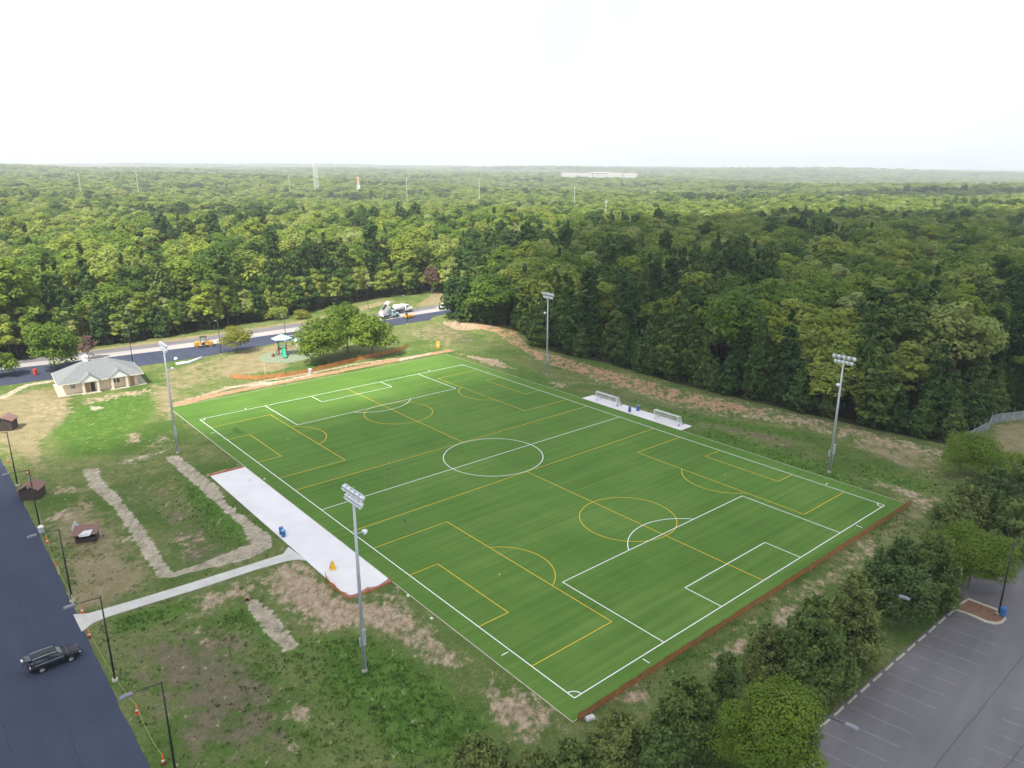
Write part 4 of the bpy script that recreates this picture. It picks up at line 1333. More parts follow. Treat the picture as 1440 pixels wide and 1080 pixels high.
own_tree(1078, 920, 2.8, 5.6, 2.2, 0.3, 'smaller pine left of the broad grey green pine', M_LOTPINE, True, 0.32, 5000, 219, LOTG)
own_tree(930, 1074, 2.4, 5.0, 2.6, 0.2, 'pine at the bottom edge between low pine and taller pine', M_LOTPINE, True, 0.30, 6000, 220, LOTG)

PLG = 'shade trees round the playground'
own_tree(71, 484, 7.0, 13.4, 6.3, 1.2, 'large green shade tree behind the left end of the hip roofed building', M_BRIGHT, leaf=0.5, n=9500, seed=231, group=PLG, ncl=70)
own_tree(453, 476, 6.6, 12.8, 6.5, 0.6, 'dense shade tree immediately right of the green slide', M_BRIGHT, leaf=0.5, n=10000, seed=232, group=PLG, ncl=70)
own_tree(487, 458, 7.8, 14.6, 6.2, 1.5, 'tallest shade tree at the back of the playground cluster', M_BRIGHT, leaf=0.5, n=10000, seed=233, group=PLG, ncl=70)
own_tree(522, 470, 6.2, 12.0, 6.0, 1.0, 'shade tree at the right end of the playground cluster by the dump truck', M_BRIGHT, leaf=0.5, n=9500, seed=234, group=PLG, ncl=70)
own_tree(331, 475, 4.2, 8.0, 4.3, 1.0, 'small yellow green tree by the road beside the roller', M_YLEAF, leaf=0.4, n=3400, seed=235, group=PLG, ncl=44)
own_tree(2, 512, 3.2, 6.2, 3.6, 0.6, 'yellow green tree cut by the left edge beside the road', M_BRIGHT, leaf=0.42, n=3400, seed=236, group=PLG, ncl=40)
own_tree(386, 440, 2.2, 4.6, 4.0, 0.1, 'rounded green bush on the verge behind the road lamp', M_LEAF, leaf=0.42, n=2600, seed=237, name='bush', cat='bush')
own_tree(424, 443, 1.2, 2.6, 3.2, 0.0, 'yellow bush in the dry grass behind the playground trees', M_YLEAF, leaf=0.4, n=1600, seed=238, name='bush', cat='bush')
own_tree(122, 487, 3.6, 7.0, 2.4, 0.3, 'dead reddish brown shrub at the wood edge above the building roof', M_DEAD, leaf=0.4, n=1300, seed=239, name='dead_shrub', cat='shrub')
own_tree(607, 391, 6.5, 12, 3.0, 2.0, 'dead purple brown tree at the wood edge above the white truck', M_DEAD, leaf=0.5, n=1500, seed=240, name='dead_tree', cat='tree')
own_tree(735, 452, 1.8, 3.6, 3.0, 0.2, 'grey thin shrub at the left end of the clay bank', M_DEAD, leaf=0.35, n=700, seed=241, name='dead_shrub', cat='shrub')
for k, (px, py, hh, Rr, T_) in enumerate([(640, 418, 8, 6.0, 17), (655, 425, 7, 5.0, 15), (676, 418, 8, 5.5, 18)]):
    own_tree(px, py, hh, T_, Rr, 0.6, ['spreading pine at the corner of the shaded wood where the road ends', 'smaller pine in front at the corner of the shaded wood', 'third pine from the road at the corner of the shaded wood'][k],
             M_PINE, True, 0.6, 4200, 250 + k, 'pines at the road end', wh=28)

# tussocks of long grass on the open ground
tx = rs.uniform(-70, 75, 90000); ty = rs.uniform(50, 175, 90000)
ju = np.clip(np.searchsorted(gx, tx), 0, nxg - 1); jv = np.clip(np.searchsorted(gy, ty), 0, nyg - 1)
lus = L_lush[jv, ju] + 0.10 - L_dirt[jv, ju] * 1.2 - L_straw[jv, ju] * 1.2 - L_floor[jv, ju] - L_clay[jv, ju]
fu = (tx - F_C.x) * F_U.x + (ty - F_C.y) * F_U.y; fv = (tx - F_C.x) * F_V.x + (ty - F_C.y) * F_V.y
bad = (fu > U0 - .5) & (fu < U1 + .5) & (fv > -43.4) & (fv < V1 + .5)
bad |= poly_sd(tx, ty, lot_poly) > -0.6
bad |= ((tx - ROAD_A.x) * ROAD_N.x + (ty - ROAD_A.y) * ROAD_N.y) > -0.9
bad |= (fu > -14.6) & (fu < 13.8) & (fv < 41.6) & (fv > 37)
bad |= poly_sd(tx, ty, GG(path_px)) > -0.6
dd_ = np.hypot(tx, ty)
keep = ~bad & (rs.uniform(0, 1, tx.size) < lus * np.clip(1.35 - dd_ / 140, 0.08, 1))
tx, ty = tx[keep], ty[keep]
nb = 5
c = np.stack([np.repeat(tx, nb), np.repeat(ty, nb), np.repeat(Zt(tx, ty), nb)], -1)
c[:, :2] += rs.normal(0, 0.13, (len(c), 2))
h_ = rs.uniform(0.10, 0.26, len(c)) * np.repeat(rs.uniform(0.6, 1.3, tx.size), nb)
az = rs.uniform(0, 2 * PI, len(c)); w_ = 0.05
d2 = np.stack([np.cos(az), np.sin(az), az * 0], -1) * w_
lean = rs.normal(0, 0.09, (len(c), 3)); lean[:, 2] = h_
v = np.stack([c - d2, c + d2, c + lean + d2 * 0.4, c + lean - d2 * 0.4], 1).reshape(-1, 3)
M_TUFT = leaf_mat('long_grass', [(0.0, (0.055, 0.105, 0.016)), (1.0, (0.080, 0.130, 0.026))], trans=0.3, spread=0.2)
gm = np_mesh('grass', v, np.arange(len(v)).reshape(-1, 4), M_TUFT, smooth=False, tint=np.repeat(rs.uniform(0, 1, tx.size), nb))
grass = bpy.data.objects.new('grass', gm); C.objects.link(grass)
props(grass, label='long rough grass growing round the field', cat='grass', kind='stuff')
# ------------------------------------------------------------------ field floodlights
def floodlight(px, py, aim, label, first=None):
    p = G(px, py)
    root = empty('field_floodlight', (p.x, p.y, z_at(p.x, p.y)), math.atan2(F_U.y, F_U.x), label=label, cat='floodlight', group='tall floodlights round the field')
    s = aim                                                    # +1: the field lies towards local +y
    MB().tube([(0, 0, 0), (0, 0, 20.9)], [0.25, 0.12], 14, M=Matrix.Identity(4)).build('pole', M_GALV, root, smooth=True)
    MB().lathe([(0.30, -0.3), (0.30, 0.25), (0.26, 0.32), (0.26, 0.34)], 12).build('base_plate', M_KERB, root)
    for z, hw in ((20.95, 1.72), (20.1, 1.36)):
        MB().box((0, 0.12 * s, z), (hw * 2 + 0.3, 0.14, 0.14)).build('crossarm', M_GALV, root)
        n = 5 if z > 20 else 4
        for k in range(n):
            x = -hw + 2 * hw * k / (n - 1)
            if z < 20: x += 0.12
            M = Matrix.Translation((x, 0.22 * s, z - 0.12)) @ Matrix.Rotation(-s * R(58), 4, 'X')
            h = MB()
            h.lathe([(0.10, 0.22), (0.16, 0.17), (0.28, -0.02), (0.32, -0.18), (0.31, -0.20)], 12, M=M @ Matrix.Translation((0, 0, -0.14)))
            hd = h.build('lamp_head', M_LAMPWHITE, root, smooth=True)
            ln = MB(); ln.lathe([(0.28, 0.0), (0.28, 0.02)], 12, M=M @ Matrix.Translation((0, 0, -0.37))); ln.build('lens', M_LENS, hd)
            vz = MB()                                          # half-round visor over the lens
            vs, fs = [], []
            for i in range(7):
                a = PI * i / 6
                for zz in (-0.30, -0.56):
                    vs.append((0.325 * math.cos(a), s * 0.325 * math.sin(a), zz))
            for i in range(6): fs.append((2 * i, 2 * i + 2, 2 * i + 3, 2 * i + 1))
            vz.add(vs, fs, M); vz.build('visor', M_LAMPWHITE, hd, smooth=True)
    MB().tube([(0, 0, 20.9), (0, 0.12 * s, 21.35)], 0.04, 6).build('lightning_rod', M_GALV, root)
    for z in (16.2,):
        MB().tube([(0, 0, z), (0, 0.75 * s, z - 0.05)], 0.05, 6).build('side_bracket', M_GALV, root)
        M = Matrix.Translation((0, 1.05 * s, z - 0.1)) @ Matrix.Rotation(-s * R(72), 4, 'X')
        MB().lathe([(0.12, 0.32), (0.24, 0.2), (0.38, -0.05), (0.40, -0.3)], 12, M=M @ Matrix.Scale(0.8, 4)).build('lamp_head', M_LAMPWHITE, root, smooth=True)
    MB().box((0.36, 0.0, 4.4), (0.26, 0.34, 1.9)).build('ballast_box', M_GALV, root, bevel=0.02)
    MB().box((-0.36, 0.0, 3.4), (0.26, 0.32, 1.1)).build('ballast_box', M_GALV, root, bevel=0.02)
    MB().tube([(0.30, 0, 3.4), (0.28, 0, 0.1)], 0.035, 5).build('conduit', M_GALV, root)
    return root


floodlight(513, 944, 1, 'tall floodlight nearest the camera, standing on lush grass by the white pad')
floodlight(250, 637, 1, 'tall floodlight in front of the hip roofed building')
floodlight(769, 527, -1, 'tall floodlight against the dark wood at the left end of the clay bank')
floodlight(1166, 664, -1, 'tall floodlight at the right beyond the far touchline')


# ------------------------------------------------------------------ street lamps
def street_lamp(base, direction, H, label, group, arm=2.3, base_r=0.32, head=True, cat='street lamp', r=0.11):
    a = math.atan2(direction[1], direction[0])
    root = empty('street_lamp', (base.x, base.y, z_at(base.x, base.y)), a, label=label, cat=cat, group=group)
    MB().tube([(0, 0, 0.1), (0, 0, H)], [r, r * 0.62], 10).build('pole', M_DARKMETAL, root, smooth=True)
    MB().lathe([(base_r, -0.3), (base_r, 0.22), (base_r * 0.9, 0.26), (base_r * 0.85, 0.26)], 12).build('concrete_base', M_KERB, root)
    MB().tube([(0, 0, H - 0.12), (arm * 0.5, 0, H - 0.02), (arm, 0, H + 0.02)], [0.05, 0.04, 0.035], 6).build('arm', M_DARKMETAL, root)
    hd = MB()
    hd.side([(arm - 0.05, H - 0.08), (arm + 0.95, H - 0.10), (arm + 0.95, H + 0.03), (arm + 0.55, H + 0.12), (arm - 0.05, H + 0.10)], -0.22, 0.22)
    h = hd.build('lamp_head', M_GREYMETAL, root, bevel=0.03)
    MB().box((arm + 0.48, 0, H - 0.105), (0.6, 0.34, 0.02)).build('lens', M_LENS, h)
    return root


M_GREYMETAL = plain('grey_lamp_metal', (0.20, 0.20, 0.23), 0.5)
RG = 'dark street lamps along the near left road'
street_lamp(G(162, 957), ROAD_N, 10.0, 'dark street lamp by the black car, its base ringed with concrete', RG)
street_lamp(G(248, 1092), ROAD_N, 9.9, 'dark street lamp cut by the bottom edge of the view', RG)
street_lamp(G(102, 846), ROAD_N, 9.9, 'dark street lamp between the open-sided brown hut and the footpath', RG)
lampb = street_lamp(G(57, 745), ROAD_N, 9.6, 'dark street lamp with a pale bin at its foot in front of a hut', RG)
street_lamp(G(25, 683), ROAD_N, 9.6, 'dark street lamp furthest along the near left road', RG)
LG = 'dark lamps round the parking lot'
street_lamp(G(1404, 864), (0.75, -0.66), 9.5, 'dark lamp standing on the mulched kerb island beside a blue bin', LG)
street_lamp(G(1231, 828, 9.4) - Vector((0, 0, 9.4)), (0.8, -0.6), 9.4, 'dark lamp half hidden among the pines by the parking lot', LG)
street_lamp(G(1147, 1001, 9.4) - Vector((0, 0, 9.4)), (0.8, -0.6), 9.4, 'dark lamp at the bottom beside the bright broadleaf tree', LG)
UG = 'dark lamps along the upper road'
for bx, by, d, lab in ((311, 499, (-0.6, 0.8), 'thin dark lamp beside the small yellow green tree on the upper road'), (187, 511, (-0.6, 0.8), 'thin dark lamp behind the right end of the building roof'),
                       (403, 488, (-0.6, 0.8), 'thin dark lamp behind the playground canopy'), (573, 456, (-0.6, 0.8), 'thin dark lamp in front of the white truck'),
                       (518, 437, (0.6, -0.8), 'thin dark lamp behind the playground tree cluster')):
    street_lamp(G(bx, by), d, 9.4, lab, UG, arm=1.6, r=0.10, base_r=0.28)

# ------------------------------------------------------------------ wheel stops
for k in range(-8, 12):
    a = ST0 + STD * (0.25 + 2.66 * k)
    c = a + STD * 0.92
    pp = 'nearest the camera' if k == 0 else ''
    root = MB()
    root.side([(-0.92, 0.0), (0.92, 0.0), (0.92, 0.09), (0.88, 0.15), (-0.88, 0.15), (-0.92, 0.09)], -0.09, 0.09)
    o = root.build('wheel_stop', M_KERB, bevel=0.015)
    o.location = (c.x, c.y, 0.021)
    o.rotation_euler = (0, 0, math.atan2(STD.y, STD.x) + random.uniform(-0.03, 0.03))
    props(o, label='pale concrete wheel stop, %s from the kerb island along the lot edge' % ordn(12 - k), cat='wheel stop', group='concrete wheel stops')


# ------------------------------------------------------------------ fences
def mesh_fence(name, pts, h, mat, post_mat, label, cat, step=3.0, group=None, sag=0.12, post_r=0.03, rail=False, lean=0.0):
    pts = [Vector((p[0], p[1], 0)) for p in pts]
    root = empty(name, (pts[0].x, pts[0].y, z_at(pts[0].x, pts[0].y)), label=label, cat=cat, group=group)
    o0 = root.location
    L, run = 0.0, []
    for a, b in zip(pts[:-1], pts[1:]):
        n = max(1, int((b - a).length / 0.5))
        for i in range(n): run.append(a.lerp(b, i / n))
    run.append(pts[-1])
    vs, fs = [], []
    acc = 0
    posts = [run[0]]
    top = []
    for i, p in enumerate(run):
        if i: acc += (p - run[i - 1]).length
        ph = (acc % step) / step
        zt = h * (1 - sag * math.sin(PI * ph) - 0.06 * random.random())
        z0 = z_at(p.x, p.y)
        wob = Vector((random.uniform(-.04, .04), random.uniform(-.04, .04), 0))
        vs += [tuple(p - o0 + Vector((0, 0, z0 + 0.02)) - Vector((0, 0, 0))), tuple(p - o0 + wob * 1.5 + Vector((lean * 0.4, -lean * 0.6, z0 + zt * 0.5))), tuple(p - o0 + wob + Vector((lean, -lean, z0 + zt)))]
        top.append(p - o0 + Vector((0, 0, z0 + h)))
        if i and (acc - (p - run[i - 1]).length) // step != acc // step: posts.append(p)
    vs = [(x, y, z) for x, y, z in vs]
    for i in range(len(run) - 1):
        for k in range(2): fs.append((3 * i + k, 3 * i + 3 + k, 3 * i + 4 + k, 3 * i + 1 + k))
    MB().add(vs, fs).build('mesh_panel', mat, root, smooth=True)
    posts.append(run[-1])
    for p in posts:
        q = p - o0; z0 = z_at(p.x, p.y)
        MB().tube([(q.x, q.y, z0 - 0.2), (q.x + lean * 0.9 + random.uniform(-.05, .05), q.y - lean * 0.9, z0 + h * 1.12)], post_r, 5).build('post', post_mat, root)
    if rail: MB().tube(top, 0.035, 5).build('top_rail', post_mat, root)
    return root


random.seed(12)
mesh_fence('orange_fence', [F(58.25, -36.4)[:2], F(58.22, -15)[:2], F(58.25, 10)[:2], F(58.25, 37.6)[:2]], 1.05, M_ORANGE, M_STAKE, 'long orange mesh fence outside the near goal line', 'safety fence', 3.4, lean=0.04)
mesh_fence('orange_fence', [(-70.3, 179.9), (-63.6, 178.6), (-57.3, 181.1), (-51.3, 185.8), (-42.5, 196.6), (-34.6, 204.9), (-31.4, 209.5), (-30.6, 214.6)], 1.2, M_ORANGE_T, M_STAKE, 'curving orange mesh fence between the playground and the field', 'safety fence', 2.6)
mesh_fence('orange_fence', [F(18.6, -42.9)[:2], F(20.8, -43.3)[:2], F(25.0, -43.1)[:2], F(25.25, -40)[:2], F(25.1, -36.9)[:2]], 0.85, M_ORANGE, M_STAKE, 'short orange mesh fence round the near corner of the white pad', 'safety fence', 3.0, sag=0.45)
mesh_fence('orange_fence', [F(-24.6, -42.9)[:2], F(-24.55, -37.2)[:2]], 0.4, M_ORANGE, M_STAKE, 'slumped orange mesh at the far end of the white pad', 'safety fence', 2.9, sag=0.5)
mesh_fence('chain_link_fence', GG([(1338, 629), (1352, 623), (1368, 617), (1390, 605), (1394, 597), (1405, 594), (1424, 592), (1440, 590), (1475, 588), (1540, 586)]), 1.9, M_WIRE, M_GALV, 'grey chain-link fence at the right edge before the wood', 'fence', 2.6, sag=0.0, post_r=0.035, rail=True)

# ------------------------------------------------------------------ goals and bins on the far pad
def goal(u, v, label):
    root = empty('soccer_goal', tuple(F(u, v, 0.07)), F_TH, label=label, cat='soccer goal', group='white goals parked on the far pad')
    W, H = 6.1, 2.0
    MB().box((-W / 2, 0, H / 2), (0.12, 0.12, H)).build('goalpost', M_WHITE, root)
    MB().box((W / 2, 0, H / 2), (0.12, 0.12, H)).build('goalpost', M_WHITE, root)
    MB().box((0, 0, H + 0.06), (W + 0.12, 0.125, 0.12)).build('crossbar', M_WHITE, root)
    for s in (-1, 1):
        MB().tube([(s * W / 2, 0.05, H), (s * W / 2, 0.85, H), (s * W / 2, 1.9, 0.08), (s * W / 2, 0.05, 0.08)], 0.04, 6).build('side_frame', M_WHITE, root)
        for yy in (0.3, 1.7):
            w = MB(); w.tube([(s * (W / 2 + 0.08), yy, 0.16), (s * (W / 2 + 0.2), yy, 0.16)], 0.15, 10); w.build('wheel', M_BLACK, root)
    MB().tube([(-W / 2, 1.9, 0.08), (W / 2, 1.9, 0.08)], 0.05, 6).build('ground_bar', M_WHITE, root)
    n = MB()
    vs = [(-W / 2, 0.03, H), (W / 2, 0.03, H), (-W / 2, 0.85, H), (W / 2, 0.85, H), (-W / 2, 1.9, 0.1), (W / 2, 1.9, 0.1)]
    n.add(vs, [(0, 1, 3, 2), (2, 3, 5, 4)])
    for s in (-1, 1):
        n.add([(s * W / 2, 0.03, H), (s * W / 2, 0.85, H), (s * W / 2, 1.9, 0.1), (s * W / 2, 0.03, 0.1)], [(0, 1, 2, 3)])
    n.build('net', M_NET, root)
    return root


goal(-8.2, 38.9, 'white goal at the far end of the far concrete pad')
goal(8.6, 38.9, 'white goal at the near end of the far concrete pad')


def bin_(p, label, body, lid, h=1.0, r=0.3, domed=False):
    root = empty('trash_can', (p.x, p.y, p.z), random.uniform(0, 3), label=label, cat='trash can')
    MB().lathe([(r * 0.85, 0), (r, h * 0.1), (r * 1.02, h * 0.9), (r * 1.06, h)], 14).build('bin_body', body, root, smooth=False)
    MB().lathe([(r * 1.12, h + 0.003), (r * 1.12, h + 0.08), (r * (0.8 if domed else 1.0), h + 0.2), (r * 0.35, h + (0.32 if domed else 0.22))], 14).build('lid', lid, root)
    return root


bin_(G(897, 577.5, 0.07), 'blue trash can between the two white goals', M_BLUE, M_GREYMETAL, 1.1, 0.36)
bin_(F(-0.75, 38.4, 0.07), 'smaller blue trash can touching the one between the goals', M_BLUE, M_BLUE, 0.95, 0.3)
bin_(G(396, 751, 0.07), 'dark blue trash can on the edge of the white pad', M_BLUE, M_BLUE, 0.9, 0.3)
bin_(G(399, 754.5, 0.07), 'light blue lidded trash can nearer the footpath on the white pad', M_BLUE, M_BLUELIGHT, 0.9, 0.3)
bin_(G(1409.5, 865.5, 0.12), 'blue bin at the foot of the kerb island lamp', M_BLUE, M_BLUE, 0.9, 0.36)
M_PALEBIN = plain('pale_blue_grey_bin', (0.42, 0.47, 0.56), 0.5)
bin_(G(59, 750), 'pale grey bin with a dark rim at the foot of a street lamp', M_PALEBIN, M_WHITE, 1.0, 0.36, True)
bin_(G(436.5, 526), 'blue grey barrel with a white lid at the orange playground fence', M_PALEBIN, M_WHITE, 1.2, 0.4)
rb = bin_(G(50, 527), 'red barrel at the roadside in front of the large shade tree', M_RED, M_RED, 1.3, 0.42); rb.name = 'road_barrel'; rb['category'] = 'barrel'

# yellow folding floor sign on the pad
r_ = empty('floor_sign', tuple(G(468, 800, 0.07)), 0.5, label='yellow folding caution sign standing on the white pad', cat='floor sign')
for s in (-1, 1):
    MB().add([(-0.42, s * 0.34, 0), (0.42, s * 0.34, 0), (0.14, s * 0.02, 1.15), (-0.14, s * 0.02, 1.15), (-0.42, s * 0.37, 0), (0.42, s * 0.37, 0), (0.14, s * 0.05, 1.15), (-0.14, s * 0.05, 1.15)],
             [(0, 1, 2, 3), (7, 6, 5, 4), (0, 4, 5, 1), (1, 5, 6, 2), (2, 6, 7, 3), (3, 7, 4, 0)]).build('sign_panel', M_YELLOW, r_)
MB().box((0, 0, 1.16), (0.2, 0.14, 0.08)).build('handle', M_YELLOW, r_)
# small white vent at the far end of the pad
o = MB().box((0, 0, 0.3), (0.36, 0.3, 0.6)).build('utility_box', M_WHITE, bevel=0.03); o.location = G(351, 677, 0.07)
props(o, label='small white utility box at the far end of the white pad', cat='utility box')
o = MB().box((0, 0, 0.16), (1.1, 0.7, 0.34), 0.4, 0.75).build('white_bag', M_TARP, bevel=0.1); o.location = G(830, 1011)
props(o, label='white sack dropped outside the near corner of the orange fence', cat='sack')
r_ = empty('yellow_box', tuple(G(616, 489)), 0.4, label='yellow box on a post near the far corner of the field', cat='utility box')
MB().box((0, 0, 0.8), (0.9, 0.7, 1.6)).build('cabinet', M_YELLOW, r_, bevel=0.08)
MB().box((0, -0.36, 0.9), (0.4, 0.04, 0.7)).build('door_panel', M_TRIM, r_)
MB().box((0.05, 0, 1.66), (1.0, 0.8, 0.1)).build('cap', M_YELLOW, r_)
for px, py in ((574, 838), (607, 870), (372, 674)):
    o = MB().box((0, 0, 0.06), (0.4, 0.28, 0.12)).build('drain_cover', M_TRIM); o.location = G(px, py); o.rotation_euler = (0, 0, F_TH)
    props(o, label={574: 'pale drain cover beside the kerb just past the pad corner', 607: 'pale drain cover by the kerb nearer the camera', 372: 'pale drain cover by the kerb at the far end of the pad'}[px], cat='drain cover', group='drain covers along the turf kerb')

# ------------------------------------------------------------------ cones, stakes and rope along the near road
line_pts = []
CG = 'orange markers along the near road'
for i, (px, py, kind_, lab) in enumerate([(12, 650, 'cone', 'orange cone furthest along the near road'), (39, 667, 'cone', 'orange cone by the reddish roofed hut'), (67, 764, 'cone', 'orange cone by the pale bin and street lamp'),
                                  (83, 808, 'stake', 'orange topped stake standing before the footpath cone'), (116, 862, 'cone', 'orange cone just before the footpath'), (126, 896, 'cone', 'orange cone just past the footpath'),
                                  (193, 1003, 'cone', 'orange cone on the verge between two street lamps'), (230, 1074, 'cone', 'orange cone at the bottom edge of the view')]):
    p = G(px, py)
    if kind_ == 'cone':
        root = empty('traffic_cone', tuple(p), 0.3 * i, label=lab, cat='traffic cone', group=CG)
        MB().box((0, 0, 0.03), (0.44, 0.44, 0.06)).build('cone_base', M_BLACK if i % 2 else M_CONE, root)
        MB().lathe([(0.19, 0.06), (0.135, 0.42), (0.09, 0.72), (0.04, 1.08)], 12).build('cone_body', M_CONE, root, smooth=True)
        MB().lathe([(0.152, 0.34), (0.128, 0.50)], 12).build('reflective_band', M_REFLECT, root)
        line_pts.append(p + Vector((0, 0, 1.0)))
    else:
        root = empty('marker_stake', tuple(p), 0.2, label=lab, cat='stake', group=CG)
        MB().box((0, 0, 0.9), (0.07, 0.07, 1.8)).build('shaft', M_TRIM, root)
        MB().box((0, 0, 1.55), (0.16, 0.10, 0.6)).build('flag', M_CONE, root)
        line_pts.append(p + Vector((0, 0, 0.9)))
rp = []
for a, b in zip(line_pts[:-1], line_pts[1:]):
    L = (b - a).length
    for i in range(12):
        t = i / 12
        q = a.lerp(b, t); q.z = max(0.06, q.z - min(0.95, L * 0.09) * 4 * t * (1 - t)); rp.append(q)
rp.append(line_pts[-1])
o = MB().tube(rp, 0.017, 5).build('yellow_rope', M_ROPE); props(o, label='yellow rope strung from cone to cone along the near road', cat='rope')
o = MB().box((0, 0, 0.65), (0.07, 0.07, 1.3)).build('wooden_stake', M_TRIM); o.location = G(103, 846 + 4); props(o, label='pale short stake beside the street lamp near the footpath', cat='stake')

# ------------------------------------------------------------------ drain pipe end
q = G(348, 845)
pr = empty('drain_pipe', (q.x, q.y, 0.2), R(-75), label='open end of a concrete drain pipe above the short straw strip', cat='pipe')
t_ = MB()
n_ = 14
vs, fs = [], []
for x, r in ((-0.7, .34), (0.2, .34), (0.2, .27), (-0.7, .27)):
    for k in range(n_):
        a = 2 * PI * k / n_; vs.append((x, r * math.cos(a), r * math.sin(a)))
for i in range(3):
    for k in range(n_): fs.append((i * n_ + k, i * n_ + (k + 1) % n_, (i + 1) * n_ + (k + 1) % n_, (i + 1) * n_ + k))
t_.add(vs, fs); t_.build('pipe_barrel', M_PIPE, pr)
MB().tube([(-0.5, 0, 0), (-0.48, 0, 0)], 0.272, 12).build('pipe_shadow_plug', M_BLACK, pr).name = 'inner_shade_disc'  # black disc painted as the shade inside the pipe

# ------------------------------------------------------------------ brown huts beside the near road
def hut(p, rz, w, d, h, label, open_front=False, tarp=False):
    root = empty('brown_hut', tuple(p), rz, label=label, cat='hut', group='small brown huts beside the near road')
    MB().box((0, d / 2 - 0.05, h / 2), (w, 0.1, h)).build('rear_wall', M_BROWNWALL, root)
    for s in (-1, 1):
        MB().box((s * (w / 2 - 0.05), 0, h / 2), (0.1, d - 0.2, h)).build('side_wall', M_BROWNWALL, root)
    hf = h * (0.55 if open_front else 1.0)
    MB().box((0, -d / 2 + 0.05, hf / 2), (w, 0.1, hf)).build('front_wall', M_BROWNWALL, root)
    if open_front:
        for s in (-1, 1): MB().box((s * (w / 2 - 0.06), -d / 2 + 0.06, (h + hf) / 2), (0.12, 0.12, h - hf)).build('post', M_BROWNWALL, root)
        MB().add([(-w / 2 - .3, -d / 2 - .4, h + .02), (w / 2 + .3, -d / 2 - .4, h + .02), (w / 2 + .3, d / 2 + .3, h + .5), (-w / 2 - .3, d / 2 + .3, h + .5),
                  (-w / 2 - .3, -d / 2 - .4, h + .12), (w / 2 + .3, -d / 2 - .4, h + .12), (w / 2 + .3, d / 2 + .3, h + .6), (-w / 2 - .3, d / 2 + .3, h + .6)],
                 [(3, 2, 1, 0), (4, 5, 6, 7), (0, 1, 5, 4), (1, 2, 6, 5), (2, 3, 7, 6), (3, 0, 4, 7)]).build('roof', M_REDROOF, root)
    else:
        e, r_h = 0.28, 0.75
        for s in (-1, 1):
            MB().add([(s * (w / 2 + e), -d / 2 - e, h - 0.12), (0, -d / 2 - e, h + r_h), (0, d / 2 + e, h + r_h), (s * (w / 2 + e), d / 2 + e, h - 0.12),
                      (s * (w / 2 + e), -d / 2 - e, h - 0.02), (0, -d / 2 - e, h + r_h + .1), (0, d / 2 + e, h + r_h + .1), (s * (w / 2 + e), d / 2 + e, h - 0.02)],
                     [(0, 1, 2, 3), (4, 5, 6, 7), (0, 1, 5, 4), (2, 3, 7, 6), (3, 0, 4, 7)]).build('roof_slope', M_REDROOF, root)
        for yy in (-d / 2 + 0.04, d / 2 - 0.04):
            MB().add([(-w / 2, yy, h), (w / 2, yy, h), (0, yy, h + r_h * 0.93), (-w / 2, yy + .06, h), (w / 2, yy + .06, h), (0, yy + .06, h + r_h * 0.93)],
                     [(0, 1, 2), (5, 4, 3), (0, 3, 4, 1), (1, 4, 5, 2), (2, 5, 3, 0)]).build('gable', M_BROWNWALL, root)
        MB().lathe([(0.14, 0), (0.14, 0.05)], 10, M=Matrix.Translation((0.1, -d / 2 - 0.01, h + r_h * 0.55)) @ Matrix.Rotation(R(90), 4, 'X')).build('gable_lamp', M_WHITE, root)
    return root


hb = G(43.5, 703)
hut(hb + Vector((-0.35, 1.2, 0)), R(8), 2.8, 2.6, 1.75, 'brown hut with a reddish gable roof beside the second street lamp')
hut(G(5, 606) + Vector((0, 1.2, 0)), R(12), 3.0, 2.8, 2.1, 'brown hut with a gable roof cut by the left edge of the view')
hp = G(119, 763) + Vector((0, 0.8, 0))
hut(hp, R(17), 2.7, 1.7, 1.3, 'low brown hut with a lean-to roof and a white sheet on it', True)
o = MB().add([(-0.85, -0.9, 1.50), (0.75, -0.85, 1.52), (0.85, -0.1, 1.78), (-0.3, -0.2, 1.75), (-0.8, -0.95, 1.2), (0.6, -1.2, 1.36)], [(0, 1, 2, 3), (4, 5, 1, 0)]).build('white_sheet', M_TARP)
o.location = hp + Vector((0.25, -0.35, 0)); o.rotation_euler = (0, 0, R(17)); props(o, label='white sheet lying on the lean-to roof of the low brown hut', cat='sheet')
q = G(108, 748)
tarp = MB().lathe([(0.62, 0.0), (0.72, 0.35), (0.55, 0.9), (0.28, 1.5), (0.08, 1.75)], 9, squash=(1, 0.55)).build('folded_tarp', M_GREYTARP)
tarp.location = q; props(tarp, label='white and green folded tarp heap behind the low brown hut', cat='tarp')

